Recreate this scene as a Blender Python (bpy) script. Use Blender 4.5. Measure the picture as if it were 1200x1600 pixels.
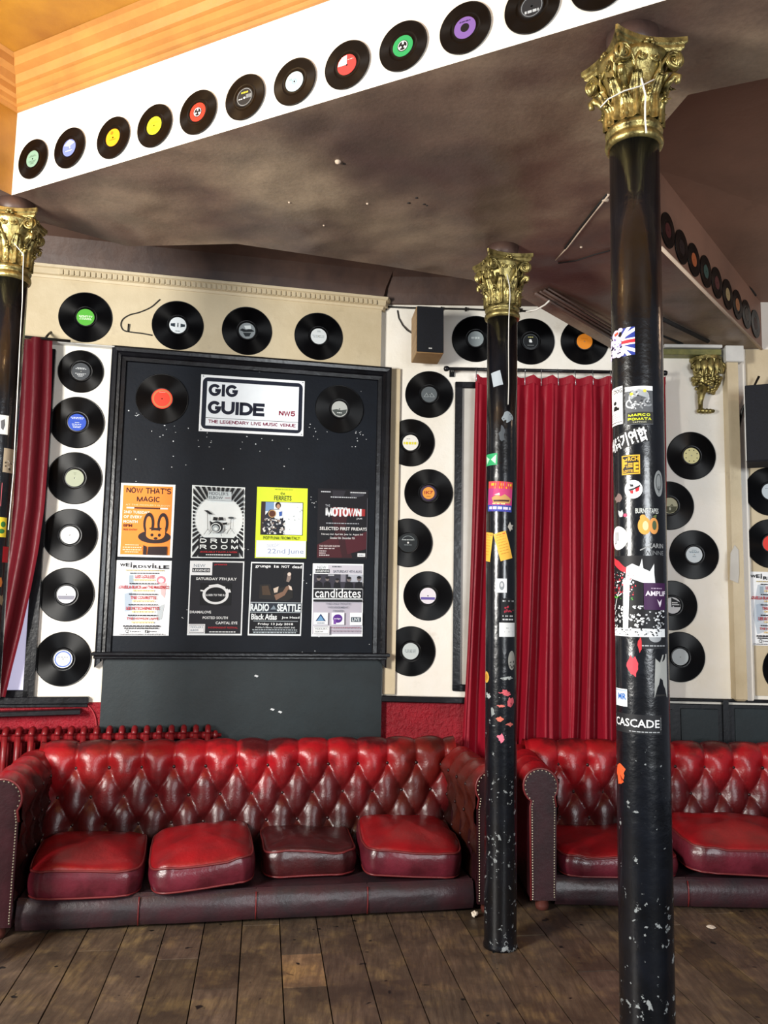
import bpy, math, random
from mathutils import Vector, Matrix, noise
from mathutils.geometry import tessellate_polygon
for o in list(bpy.data.objects): bpy.data.objects.remove(o)
SC = bpy.context.scene
COL = SC.collection
R = math.radians
rnd = random.Random(11)
pi = math.pi

# ------------------------------------------------------------------ camera
FPX, PITCH, ROLL, EYE = 1277.84, R(6.253), R(1.086), 1.5
fw = Vector((0, math.cos(PITCH), math.sin(PITCH)))
up0 = Vector((0, -math.sin(PITCH), math.cos(PITCH)))
rt = Vector((1, 0, 0)) * math.cos(ROLL) + up0 * math.sin(ROLL)
up = -Vector((1, 0, 0)) * math.sin(ROLL) + up0 * math.cos(ROLL)
CAM = Vector((0, 0, EYE))
cam = bpy.data.cameras.new('camera')
cam.sensor_fit = 'HORIZONTAL'; cam.sensor_width = 36; cam.lens = 36 * FPX / 1200
cam.clip_start = .05
co = bpy.data.objects.new('camera', cam); COL.objects.link(co)
m = Matrix((rt, up, -fw)).transposed().to_4x4(); m.translation = CAM
co.matrix_world = m
SC.camera = co
# ------------------------------------------------------------------ light and exposure
SC.view_settings.view_transform = 'Standard'
SC.view_settings.look = 'None'
SC.view_settings.gamma = 1
SC.view_settings.use_curve_mapping = False
SC.view_settings.exposure = 0.35
w = bpy.data.worlds.new('world'); SC.world = w; w.use_nodes = True
w.node_tree.nodes['Background'].inputs[0].default_value = (.80, .85, 1.0, 1)
w.node_tree.nodes['Background'].inputs[1].default_value = .18

def area(name, loc, target, sx, sy, power, col):
    l = bpy.data.lights.new(name, 'AREA'); l.shape = 'RECTANGLE'; l.size = sx; l.size_y = sy
    l.energy = power; l.color = col
    o = bpy.data.objects.new(name, l); COL.objects.link(o)
    o.location = loc
    o.rotation_euler = (Vector(target) - Vector(loc)).to_track_quat('-Z', 'Y').to_euler()
    return o
# daylight through the pub's street windows, left of and behind the viewer
area('window_daylight', (-2.9, .7, 2.05), (.3, 4.6, 1.5), .8, 1.2, 230, (1, .97, .91))
area('street_window_daylight', (1.9, -1.6, 1.9), (1.4, 5, 1.8), 1.6, 1.4, 115, (.93, .97, 1))
# warm lamp hanging in the front room, out of the picture on the left
l = bpy.data.lights.new('warm_lamp', 'POINT'); l.energy = 5; l.color = (1, .66, .30); l.shadow_soft_size = .08
o = bpy.data.objects.new('warm_lamp', l); COL.objects.link(o); o.location = (-1.15, 2.2, 3.60)

# unseen warm fill light, added beyond the right edge to brighten the recess
l = bpy.data.lights.new('recess_fill', 'POINT'); l.energy = 9; l.color = (1, .68, .45); l.shadow_soft_size = .1
o = bpy.data.objects.new('recess_fill', l); COL.objects.link(o); o.location = (3.1, 2.9, 3.1)

# ------------------------------------------------------------------ measuring helpers
def ray(px, py): return fw + rt * ((px - 600) / FPX) - up * ((py - 800) / FPX)
def at_z(px, py, z):
    d = ray(px, py); return CAM + d * ((z - EYE) / d.z)
def at_y(px, py, y):
    d = ray(px, py); return CAM + d * (y / d.y)
class Plane:                                   # an upright surface of the room
    def __init__(s, a, rz):
        s.a = Vector((a[0], a[1], 0)); s.rz = rz
        s.e = Vector((math.cos(rz), math.sin(rz), 0)); s.n = Vector((math.sin(rz), -math.cos(rz), 0))  # n towards the room
    def at(s, px, py, off=0):
        d = ray(px, py); t = (s.n.dot(s.a - CAM) + off) / s.n.dot(d)
        return CAM + d * t
    def s(s_, px, py): p = s_.at(px, py); return (p - s_.a).dot(s_.e)
    def pt(s_, s, z, off=0): q = s_.a + s_.e * s + s_.n * off; return Vector((q.x, q.y, z))
PA = Plane((0, 5.0151), R(12.069))             # board wall
PB = Plane((0, 5.05), R(-1.202))               # curtain wall
F0, F1 = Vector((-1.63, 3.357)), Vector((.771, 2.145))
d_ = (F1 - F0).normalized()
PF = Plane(F0, math.atan2(d_.y, d_.x))         # bulkhead towards the front room
D1, W1 = Vector((1.289, 3.74)), Vector((2.36, 5.0))
d_ = (W1 - D1).normalized()
PD = Plane(D1, math.atan2(d_.y, d_.x))         # bulkhead of the right-hand recess
H = 3.21

# ------------------------------------------------------------------ materials
def lin(c):
    if isinstance(c, str):
        c = c.lstrip('#'); c = [int(c[i:i + 2], 16) / 255 for i in (0, 2, 4)]
        c = [x / 12.92 if x <= .04045 else ((x + .055) / 1.055) ** 2.4 for x in c]
    return (c[0], c[1], c[2], 1)
def new_mat(name):
    mt = bpy.data.materials.new(name); mt.use_nodes = True
    nt = mt.node_tree; b = nt.nodes['Principled BSDF']
    return mt, nt, b
def nd(nt, t, **k):
    n = nt.nodes.new(t)
    for a, v in k.items(): setattr(n, a, v)
    return n
def noise_fac(nt, scale, lo, hi, detail=5, coord='Object', rough=.6, stretch=None):
    tc = nd(nt, 'ShaderNodeTexCoord')
    src = tc.outputs[coord] if coord != 'World' else nd(nt, 'ShaderNodeNewGeometry').outputs['Position']
    if stretch:
        mp = nd(nt, 'ShaderNodeMapping'); mp.inputs['Scale'].default_value = stretch
        nt.links.new(src, mp.inputs[0]); src = mp.outputs[0]
    n = nd(nt, 'ShaderNodeTexNoise'); n.inputs['Scale'].default_value = scale; n.inputs['Detail'].default_value = detail
    n.inputs['Roughness'].default_value = rough
    nt.links.new(src, n.inputs['Vector'])
    r = nd(nt, 'ShaderNodeMapRange'); r.inputs[1].default_value = lo; r.inputs[2].default_value = hi
    nt.links.new(n.outputs['Fac'], r.inputs[0])
    return r.outputs[0]
def mix(nt, fac, a, b):
    mx = nd(nt, 'ShaderNodeMix', data_type='RGBA')
    for sock, v in ((mx.inputs[6], a), (mx.inputs[7], b)):
        if isinstance(v, (tuple, list, str)): sock.default_value = lin(v)
        else: nt.links.new(v, sock)
    if isinstance(fac, (int, float)): mx.inputs[0].default_value = fac
    else: nt.links.new(fac, mx.inputs[0])
    return mx.outputs[2]
def bump(nt, b, h, strength, dist=.01):
    bp = nd(nt, 'ShaderNodeBump'); bp.inputs['Strength'].default_value = strength; bp.inputs['Distance'].default_value = dist
    nt.links.new(h, bp.inputs['Height']); nt.links.new(bp.outputs[0], b.inputs['Normal'])
    return bp
_mc = {}
def simple(name, c, rough=.5, metal=0, c2=None, scale=6, lo=.35, hi=.65, bmp=0, bscale=40, coord='Object', spec=.5, stretch=None, bdist=.004):
    if name in _mc: return _mc[name]
    mt, nt, b = new_mat(name)
    if c2 is None: c2 = tuple(x * .82 for x in lin(c)[:3])
    f = noise_fac(nt, scale, lo, hi, coord=coord, stretch=stretch)
    nt.links.new(mix(nt, f, c, c2), b.inputs['Base Color'])
    b.inputs['Roughness'].default_value = rough; b.inputs['Metallic'].default_value = metal
    b.inputs['Specular IOR Level'].default_value = spec
    if bmp: bump(nt, b, noise_fac(nt, bscale, .2, .8, coord=coord), bmp, bdist)
    _mc[name] = mt
    return mt
def ink(c):                                     # printing ink / paper of one colour
    return simple('ink_' + str(c), c, rough=.55, c2=tuple(x * .97 for x in lin(c)[:3]), scale=25, spec=.3)

def painted_wall(name, base, stain, dark, s=1.2):
    mt, nt, b = new_mat(name)
    f1 = noise_fac(nt, s, .42, .72, coord='World', detail=6)
    f2 = noise_fac(nt, 5.5, .60, .78, coord='World', detail=8, rough=.7)
    c = mix(nt, f1, base, stain)
    mu = nd(nt, 'ShaderNodeMath', operation='MULTIPLY'); mu.inputs[1].default_value = .35; nt.links.new(f2, mu.inputs[0])
    nt.links.new(mix(nt, mu.outputs[0], c, dark), b.inputs['Base Color'])
    b.inputs['Roughness'].default_value = .55
    bump(nt, b, noise_fac(nt, 22, .2, .8, coord='World'), .25, .006)
    return mt
M_white = painted_wall('white_paint', '#f7f3ea', '#ece4d2', '#b8aa90')
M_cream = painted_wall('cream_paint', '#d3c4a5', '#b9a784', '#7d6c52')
M_band = painted_wall('white_band_paint', '#f4eee4', '#ece2d0', '#b09a78')
M_orange = painted_wall('ochre_ceiling_paint', '#b98428', '#8e581a', '#6a3a14', 1.5)
M_rust = painted_wall('rust_paint', '#8e6a58', '#725648', '#46342c', 1.5)
def soffit_mat():
    mt, nt, b = new_mat('smoke_stained_plaster')
    f1 = noise_fac(nt, .9, .38, .64, coord='World', detail=3, rough=.5)
    f2 = noise_fac(nt, 1.5, .46, .70, coord='World', detail=4, rough=.5)
    f3 = noise_fac(nt, 60, .3, .7, coord='World', detail=2)
    c = mix(nt, f1, '#6f5a4d', '#97846e')
    c = mix(nt, f2, c, '#54403b')
    m2 = nd(nt, 'ShaderNodeMath', operation='MULTIPLY'); m2.inputs[1].default_value = .22; nt.links.new(f3, m2.inputs[0])
    c = mix(nt, m2.outputs[0], c, '#2f2522')
    nt.links.new(c, b.inputs['Base Color']); b.inputs['Roughness'].default_value = .42
    a = nd(nt, 'ShaderNodeMath', operation='ADD')
    nt.links.new(noise_fac(nt, 1.7, .2, .8, coord='World', detail=2), a.inputs[0])
    m3 = nd(nt, 'ShaderNodeMath', operation='MULTIPLY'); m3.inputs[1].default_value = .015
    nt.links.new(noise_fac(nt, 45, .2, .8, coord='World'), m3.inputs[0]); nt.links.new(m3.outputs[0], a.inputs[1])
    bump(nt, b, a.outputs[0], .8, .07)
    return mt
M_soffit = soffit_mat()
M_cove = simple('brown_cove_paint', '#5a4338', .5, c2='#3b2a26', scale=3, coord='World', bmp=.3, bscale=18)
M_black = simple('black_gloss_paint', '#0b0b0e', .28, c2='#15161b', scale=8, bmp=.25, bscale=30)
M_board = simple('blue_black_board_paint', '#10161f', .55, c2='#0b0f17', scale=3, bmp=.15, bscale=60, spec=.22)
M_slate = simple('slate_green_paint', '#1e292d', .55, c2='#182124', scale=4, bmp=.15)
M_red_wall = simple('red_textured_paint', '#a8182a', .42, c2='#8a1220', scale=5, bmp=1.0, bscale=55, bdist=.012)
M_dado = simple('black_dado_paint', '#101318', .45, c2='#181c22', scale=4, bmp=.2)
M_radiator = simple('red_radiator_paint', '#8c1a20', .38, c2='#5f1016', scale=14, bmp=.15)
M_trunk = simple('white_trunking', '#dcdcd8', .4)
M_grille = simple('black_grille_cloth', '#0a0c11', .85, c2='#131620', scale=220)
M_ply = simple('birch_cabinet', '#a8875c', .5, c2='#8c6b43', scale=4, stretch=(1, 1, 12))
M_string = simple('white_string', '#e9e6dc', .7)
M_cable = simple('dark_cable', '#17130f', .5)
M_cardboard = simple('bare_plaster_crack', '#cdb8a2', .8)
def gold_mat():
    mt, nt, b = new_mat('tarnished_gold_paint')
    f = noise_fac(nt, 28, .42, .68, detail=6)
    nt.links.new(mix(nt, f, '#b3a468', '#4a4024'), b.inputs['Base Color'])
    b.inputs['Metallic'].default_value = .8; b.inputs['Roughness'].default_value = .34
    bump(nt, b, noise_fac(nt, 70, .2, .8), .35, .004)
    return mt
M_gold = gold_mat()
def column_mat():
    mt, nt, b = new_mat('chipped_black_column_paint')
    tc = nd(nt, 'ShaderNodeTexCoord')
    sep = nd(nt, 'ShaderNodeSeparateXYZ'); nt.links.new(tc.outputs['Object'], sep.inputs[0])
    low = nd(nt, 'ShaderNodeMapRange'); low.inputs[1].default_value = 1.9; low.inputs[2].default_value = .3; nt.links.new(sep.outputs[2], low.inputs[0])
    low.inputs[3].default_value = -.09; low.inputs[4].default_value = .085
    ch0 = noise_fac(nt, 42, .0, 1., detail=7, rough=.62)
    cl = nd(nt, 'ShaderNodeMath', operation='MULTIPLY_ADD'); cl.inputs[1].default_value = .16; nt.links.new(noise_fac(nt, 5, .3, .7, detail=3), cl.inputs[0]); nt.links.new(ch0, cl.inputs[2])
    c_ = nd(nt, 'ShaderNodeMath', operation='SUBTRACT'); c_.inputs[1].default_value = .10; nt.links.new(cl.outputs[0], c_.inputs[0]); ch = c_.outputs[0]
    ad = nd(nt, 'ShaderNodeMath', operation='ADD'); nt.links.new(ch, ad.inputs[0]); nt.links.new(low.outputs[0], ad.inputs[1])
    th = nd(nt, 'ShaderNodeMapRange'); th.inputs[1].default_value = .665; th.inputs[2].default_value = .69; nt.links.new(ad.outputs[0], th.inputs[0])
    base = mix(nt, noise_fac(nt, 6, .4, .7), '#07080b', '#10131a')
    nt.links.new(mix(nt, th.outputs[0], base, '#868b8c'), b.inputs['Base Color'])
    b.inputs['Roughness'].default_value = .24
    bump(nt, b, noise_fac(nt, 12, .2, .8, detail=6), .35, .006)
    b.inputs['Coat Weight'].default_value = .25
    return mt
M_column = column_mat()
def vinyl_mat():
    mt, nt, b = new_mat('grooved_black_vinyl')
    tg = nd(nt, 'ShaderNodeTangent', direction_type='RADIAL', axis='Y')
    nt.links.new(tg.outputs[0], b.inputs['Tangent']); b.inputs['Anisotropic'].default_value = .85
    f = noise_fac(nt, 9, .4, .7)
    nt.links.new(mix(nt, f, '#030304', '#08080a'), b.inputs['Base Color'])
    b.inputs['Roughness'].default_value = .3; b.inputs['Specular IOR Level'].default_value = .22
    return mt
M_vinyl = vinyl_mat()
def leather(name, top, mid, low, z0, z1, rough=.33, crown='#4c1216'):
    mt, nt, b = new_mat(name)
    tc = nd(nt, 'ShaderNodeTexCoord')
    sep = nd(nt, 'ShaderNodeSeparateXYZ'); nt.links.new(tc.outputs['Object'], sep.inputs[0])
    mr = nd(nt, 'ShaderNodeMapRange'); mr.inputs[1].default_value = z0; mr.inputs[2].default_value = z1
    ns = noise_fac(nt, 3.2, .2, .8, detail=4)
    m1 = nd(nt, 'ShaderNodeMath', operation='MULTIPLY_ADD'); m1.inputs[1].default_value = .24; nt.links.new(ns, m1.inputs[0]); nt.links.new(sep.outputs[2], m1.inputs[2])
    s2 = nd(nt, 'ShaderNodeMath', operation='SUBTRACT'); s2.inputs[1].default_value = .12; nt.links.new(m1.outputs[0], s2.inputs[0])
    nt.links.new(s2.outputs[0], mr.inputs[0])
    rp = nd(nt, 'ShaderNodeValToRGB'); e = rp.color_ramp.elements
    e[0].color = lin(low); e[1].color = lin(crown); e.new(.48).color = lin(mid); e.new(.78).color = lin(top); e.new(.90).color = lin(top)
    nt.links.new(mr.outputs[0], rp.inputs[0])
    f = noise_fac(nt, 22, .52, .75, detail=6)
    mm = nd(nt, 'ShaderNodeMath', operation='MULTIPLY'); mm.inputs[1].default_value = .45; nt.links.new(f, mm.inputs[0])
    pb = noise_fac(nt, .9, .50, .66, detail=3)
    pm = nd(nt, 'ShaderNodeMath', operation='MULTIPLY'); pm.inputs[1].default_value = .7; nt.links.new(pb, pm.inputs[0])
    cc = mix(nt, pm.outputs[0], rp.outputs[0], '#4a1e14')
    nt.links.new(mix(nt, mm.outputs[0], cc, '#2a0c0e'), b.inputs['Base Color'])
    b.inputs['Roughness'].default_value = rough
    bump(nt, b, noise_fac(nt, 90, .2, .8, detail=6), .22, .004)
    return mt
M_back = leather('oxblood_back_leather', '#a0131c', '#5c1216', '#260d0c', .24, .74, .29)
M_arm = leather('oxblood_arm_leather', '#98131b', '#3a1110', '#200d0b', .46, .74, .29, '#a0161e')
M_seat_top = simple('worn_red_seat_leather', '#98121a', .36, c2='#6a0d13', scale=4, bmp=.3, bscale=60)
M_seat_side = simple('maroon_side_leather', '#6a2230', .28, c2='#45131c', scale=6, bmp=.3, bscale=40)
M_seat_dark = simple('dark_brown_seat_leather', '#45171a', .30, c2='#2e0e10', scale=6, bmp=.3, bscale=40)
M_rail = simple('dusty_brown_rail_leather', '#3a1f25', .38, c2='#2a2226', scale=7, bmp=.3, bscale=40)
M_panel = simple('dark_oxblood_panel_leather', '#32141a', .33, c2='#220d11', scale=7, bmp=.2)
M_piping = simple('red_brown_piping', '#6e2426', .38)
M_brass = simple('aged_nickel', '#c4bda8', .3, metal=.7)
M_button = simple('oxblood_button', '#2a0d0e', .4)
M_foot = simple('turned_wood_foot', '#5a2f28', .4)
def curtain_mat(name, a, c):
    mt, nt, b = new_mat(name)
    nt.links.new(mix(nt, noise_fac(nt, 5, .3, .7, stretch=(1, 1, .15)), a, c), b.inputs['Base Color'])
    b.inputs['Roughness'].default_value = .46; b.inputs['Specular IOR Level'].default_value = .3
    b.inputs['Sheen Weight'].default_value = .15; b.inputs['Sheen Tint'].default_value = lin('#e03048')
    bump(nt, b, noise_fac(nt, 14, .2, .8, detail=5, stretch=(1, 1, .25)), .35, .012)
    return mt
M_curtain = curtain_mat('red_satin', '#9c1228', '#780e1e')
M_curtain2 = curtain_mat('dark_red_satin', '#64121d', '#470b14')
def floor_mat():
    mt, nt, b = new_mat('worn_floor_wood')
    oi = nd(nt, 'ShaderNodeObjectInfo')
    f1 = noise_fac(nt, 2.8, .38, .64, coord='World', detail=7, rough=.7)
    f2 = noise_fac(nt, 7, .5, .68, coord='World', detail=5)
    g = noise_fac(nt, 5, .3, .7, coord='World', stretch=(9, 1.2, 1), detail=6)
    sp = noise_fac(nt, 13, .69, .72, coord='World', detail=2)
    mx = nd(nt, 'ShaderNodeMix', data_type='RGBA', blend_type='MULTIPLY'); mx.inputs[0].default_value = 1
    c = mix(nt, f1, '#756251', '#2f2722')
    c = mix(nt, f2, c, '#86704f')
    c = mix(nt, g, c, '#43362d')
    nt.links.new(c, mx.inputs[6]); nt.links.new(oi.outputs['Color'], mx.inputs[7])
    c = mix(nt, sp, mx.outputs[2], '#0b0908')
    nt.links.new(c, b.inputs['Base Color']); b.inputs['Roughness'].default_value = .5
    bump(nt, b, g, .3, .004)
    return mt
M_floor = floor_mat()
M_gap = simple('dark_floor_gap', '#0d0b0a', .8)

# ------------------------------------------------------------------ mesh helpers
class MB:
    def __init__(s): s.v = []; s.f = []; s.m = []; s.sm = []
    def add(s, vs, fs, mi=0, smooth=False):
        k = len(s.v); s.v += [tuple(v) for v in vs]
        for f in fs: s.f.append([i + k for i in f]); s.m.append(mi); s.sm.append(smooth)
        return s
    def box(s, x0, y0, z0, x1, y1, z1, mi=0, bev=0):
        if bev:
            b = bev; vs = []; fs = []
            for (X0, X1, Y0, Y1, Z) in ((x0 + b, x1 - b, y0 + b, y1 - b, z0), (x0, x1, y0, y1, z0 + b), (x0, x1, y0, y1, z1 - b), (x0 + b, x1 - b, y0 + b, y1 - b, z1)):
                vs += [(X0, Y0, Z), (X1, Y0, Z), (X1, Y1, Z), (X0, Y1, Z)]
            fs = [(3, 2, 1, 0), (12, 13, 14, 15)]
            for l in range(3):
                for i in range(4):
                    a = l * 4 + i; c = l * 4 + (i + 1) % 4; fs.append((a, c, c + 4, a + 4))
            return s.add(vs, fs, mi)
        vs = [(x0, y0, z0), (x1, y0, z0), (x1, y1, z0), (x0, y1, z0), (x0, y0, z1), (x1, y0, z1), (x1, y1, z1), (x0, y1, z1)]
        return s.add(vs, [(3, 2, 1, 0), (4, 5, 6, 7), (0, 1, 5, 4), (1, 2, 6, 5), (2, 3, 7, 6), (3, 0, 4, 7)], mi)
    def lathe(s, prof, seg=32, axis='z', mi=0, smooth=True, cap=True):
        vs = []; fs = []
        for r, h in prof:
            for i in range(seg):
                a = 2 * pi * i / seg; c, q = r * math.cos(a), r * math.sin(a)
                vs.append((c, q, h) if axis == 'z' else (c, h, q))
        for j in range(len(prof) - 1):
            for i in range(seg):
                a = j * seg + i; b = j * seg + (i + 1) % seg
                fs.append((a, b, b + seg, a + seg) if axis == 'z' else (b, a, a + seg, b + seg))
        s.add(vs, fs, mi, smooth)
        if cap:
            n = (len(prof) - 1) * seg; k = len(s.v) - len(vs)
            lo = list(range(k, k + seg)); hi = list(range(k + n, k + n + seg))
            if prof[0][0] > 1e-5: s.f.append(lo[::-1] if axis == 'z' else lo); s.m.append(mi); s.sm.append(False)
            if prof[-1][0] > 1e-5: s.f.append(hi if axis == 'z' else hi[::-1]); s.m.append(mi); s.sm.append(False)
        return s
    def tube(s, pts, r, seg=8, mi=0, closed=False, cap=True):
        pts = [Vector(p) for p in pts]; n = len(pts); vs = []; fs = []
        t0 = None
        for i, p in enumerate(pts):
            a = pts[(i - 1) % n] if (closed or i > 0) else p; b = pts[(i + 1) % n] if (closed or i < n - 1) else p
            t = (b - a).normalized()
            if t0 is None:
                x = t.orthogonal().normalized()
            else:
                x = (x - t * x.dot(t)); x = x.normalized() if x.length > 1e-6 else t.orthogonal().normalized()
            t0 = t; y = t.cross(x); rr = r[i] if isinstance(r, (list, tuple)) else r
            for k in range(seg):
                q = 2 * pi * k / seg; vs.append(p + x * (rr * math.cos(q)) + y * (rr * math.sin(q)))
        for i in range(n if closed else n - 1):
            for k in range(seg):
                a = i * seg + k; b = i * seg + (k + 1) % seg; c = ((i + 1) % n) * seg
                fs.append((a, b, c + (k + 1) % seg, c + k))
        if not closed and cap: fs += [tuple(range(seg))[::-1], tuple(range((n - 1) * seg, n * seg))]
        return s.add(vs, fs, mi, True)
    def grid(s, nu, nv, fn, mi=0, smooth=True, flip=False, mfn=None):
        vs = [fn(i / (nu - 1), j / (nv - 1)) for j in range(nv) for i in range(nu)]
        k = len(s.v); s.v += [tuple(v) for v in vs]
        for j in range(nv - 1):
            for i in range(nu - 1):
                a = k + j * nu + i; f = [a, a + 1, a + nu + 1, a + nu]
                s.f.append(f[::-1] if flip else f); s.m.append(mfn(i / (nu - 1), j / (nv - 1)) if mfn else mi); s.sm.append(smooth)
        return s
    def sweep(s, prof, pts, mi=0, closed_prof=True, smooth=False):
        # prof: (out, z) pairs; pts: plan polyline; out is measured to the right-hand side of travel
        P = [Vector((p[0], p[1])) for p in pts]; rows = []
        for i, p in enumerate(P):
            ds = []
            if i > 0: ds.append((P[i] - P[i - 1]).normalized())
            if i < len(P) - 1: ds.append((P[i + 1] - P[i]).normalized())
            ns = [Vector((d.y, -d.x)) for d in ds]; n = sum(ns, Vector((0, 0))); n = n / max(.2, n.dot(ns[0]))
            rows.append([(p.x + n.x * o, p.y + n.y * o, z) for o, z in prof])
        k = len(prof); vs = [v for r_ in rows for v in r_]; fs = []
        for i in range(len(P) - 1):
            for j in range(k if closed_prof else k - 1):
                a = i * k + j; b = i * k + (j + 1) % k; fs.append((a, b, b + k, a + k))
        if closed_prof: fs += [tuple(range(k)), tuple(range((len(P) - 1) * k, len(P) * k))[::-1]]
        return s.add(vs, fs, mi, smooth)
    def prism(s, poly, y0, y1, mi=0, smooth=False):     # poly in x,z, extruded along y
        n = len(poly); vs = [(x, y0, z) for x, z in poly] + [(x, y1, z) for x, z in poly]
        tri = tessellate_polygon([[Vector((x, z, 0)) for x, z in poly]])
        fs = []
        for t in tri: fs += [tuple(t), tuple(i + n for i in t[::-1])]
        s.add(vs, fs, mi)
        s.add(vs, [(i, (i + 1) % n, n + (i + 1) % n, n + i) for i in range(n)], mi, smooth)
        return s
    def mesh(s, name, mats):
        me = bpy.data.meshes.new(name); me.from_pydata(s.v, [], s.f)
        for mt in (mats if isinstance(mats, (list, tuple)) else [mats]): me.materials.append(mt)
        me.polygons.foreach_set('material_index', s.m); me.polygons.foreach_set('use_smooth', s.sm)
        me.update(); return me
    def build(s, name, mats, parent=None, loc=None, rz=0, fix=False):
        me = s.mesh(name, mats)
        if fix:
            import bmesh
            bm = bmesh.new(); bm.from_mesh(me); bmesh.ops.remove_doubles(bm, verts=bm.verts, dist=1e-6); bmesh.ops.recalc_face_normals(bm, faces=bm.faces); bm.to_mesh(me); bm.free()
        return place(name, me, parent, loc, rz)
def place(name, me, parent=None, loc=None, rz=0):
    o = bpy.data.objects.new(name, me); COL.objects.link(o)
    if parent: o.parent = parent
    if loc is not None: o.location = loc
    if rz: o.rotation_euler = (0, 0, rz)
    return o
def tag(o, label=None, cat=None, group=None, kind=None):
    if label: o['label'] = label
    if cat: o['category'] = cat
    if group: o['group'] = group
    if kind: o['kind'] = kind
    return o
def empty(name, loc, rz=0, label=None, cat=None, group=None):
    o = bpy.data.objects.new(name, None); COL.objects.link(o); o.location = loc; o.rotation_euler = (0, 0, rz); o.empty_display_size = .1
    return tag(o, label, cat, group)
def copy_tree(o, parent=None):
    c = o.copy(); COL.objects.link(c)
    if parent: c.parent = parent
    for ch in list(o.children): copy_tree(ch, c)
    return c
def catmull(pts, step=.01):
    P = [Vector(p) for p in pts]; P = [P[0] * 2 - P[1]] + P + [P[-1] * 2 - P[-2]]; out = []
    for i in range(1, len(P) - 2):
        n = max(2, int((P[i + 1] - P[i]).length / step))
        for k in range(n):
            t = k / n; a, b, c, d = P[i - 1:i + 3]
            out.append(.5 * ((2 * b) + (c - a) * t + (2 * a - 5 * b + 4 * c - d) * t * t + (3 * b - a - 3 * c + d) * t ** 3))
    out.append(P[-2]); return out

# ------------------------------------------------------------------ flat print (posters, labels, stickers)
_tc = {}
def glyphs(body, bold):
    k = (body, bold)
    if k not in _tc:
        c = bpy.data.curves.new('t', 'FONT'); c.body = body; c.resolution_u = 2; c.size = 1; c.offset = .018 * bold; c.fill_mode = 'FRONT'
        o = bpy.data.objects.new('t', c); me = bpy.data.meshes.new_from_object(o)
        vs = [v.co.copy() for v in me.vertices]; fs = [tuple(p.vertices) for p in me.polygons]
        bpy.data.objects.remove(o); bpy.data.meshes.remove(me); bpy.data.curves.remove(c)
        if vs:
            x0 = min(v.x for v in vs); x1 = max(v.x for v in vs); y0 = min(v.y for v in vs); y1 = max(v.y for v in vs)
            vs = [((v.x - x0) / max(x1 - x0, 1e-6), (y1 - v.y) / max(y1 - y0, 1e-6)) for v in vs]
        _tc[k] = (vs, fs)
    return _tc[k]
def clip(poly, x0, y0, x1, y1):
    for ax, lim, sg in ((0, x0, 1), (0, x1, -1), (1, y0, 1), (1, y1, -1)):
        out = []
        for i, p in enumerate(poly):
            q = poly[(i + 1) % len(poly)]; a = (p[ax] - lim) * sg >= 0; b = (q[ax] - lim) * sg >= 0
            if a: out.append(p)
            if a != b:
                t = (lim - p[ax]) / (q[ax] - p[ax]); out.append((p[0] + (q[0] - p[0]) * t, p[1] + (q[1] - p[1]) * t))
        poly = out
        if not poly: break
    return poly
def _arc(cx, cy, rx, ry, a0, a1, n=12): return [(cx + rx * math.cos(R(a0 + (a1 - a0) * i / n)), cy + ry * math.sin(R(a0 + (a1 - a0) * i / n))) for i in range(n + 1)]
STROKES = {'G': [_arc(.5, .5, .5, .5, -38, -335, 18) + [(.98, .54), (.55, .54)]], 'C': [_arc(.5, .5, .5, .5, -42, -318, 18)], 'O': [_arc(.5, .5, .5, .5, -90, 270, 24)], 'I': [[(.5, 0), (.5, 1)]],
           'U': [[(0, 0), (0, .6)] + _arc(.5, .6, .5, .4, 180, 0, 12) + [(1, .6), (1, 0)]], 'D': [[(0, 0), (.4, 0)] + _arc(.4, .5, .6, .5, -90, 90, 14) + [(.4, 1), (0, 1)], [(0, 0), (0, 1)]],
           'E': [[(1, 0), (0, 0), (0, 1), (1, 1)], [(0, .48), (.9, .48)]], 'F': [[(1, 0), (0, 0), (0, 1)], [(0, .48), (.9, .48)]], 'L': [[(0, 0), (0, 1), (1, 1)]], 'T': [[(0, 0), (1, 0)], [(.5, 0), (.5, 1)]], 'H': [[(0, 0), (0, 1)], [(1, 0), (1, 1)], [(0, .5), (1, .5)]],
           'N': [[(0, 1), (0, 0)], [(0, 0), (1, 1)], [(1, 1), (1, 0)]], 'M': [[(0, 1), (0, 0)], [(0, 0), (.5, 1), (1, 0)], [(1, 0), (1, 1)]], 'W': [[(0, 0), (.27, 1), (.5, .05), (.73, 1), (1, 0)]], 'V': [[(0, 0), (.5, 1), (1, 0)]], 'A': [[(0, 1), (.5, 0), (1, 1)], [(.2, .68), (.8, .68)]],
           'Y': [[(0, 0), (.5, .5), (1, 0)], [(.5, .5), (.5, 1)]], 'R': [[(0, 1), (0, 0), (.6, 0)] + _arc(.6, .25, .36, .25, -90, 90, 10) + [(.6, .5), (0, .5)], [(.5, .5), (1, 1)]], 'P': [[(0, 1), (0, 0), (.6, 0)] + _arc(.6, .27, .38, .27, -90, 90, 10) + [(.6, .54), (0, .54)]],
           'S': [_arc(.5, .25, .45, .25, -25, -250, 12) + _arc(.5, .75, .48, .25, -100, 160, 14)], '5': [[(.9, 0), (.2, 0), (.12, .46)] + _arc(.48, .68, .48, .32, -140, 150, 14)], "'": [[(.5, 0), (.5, .22)]]}
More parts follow.
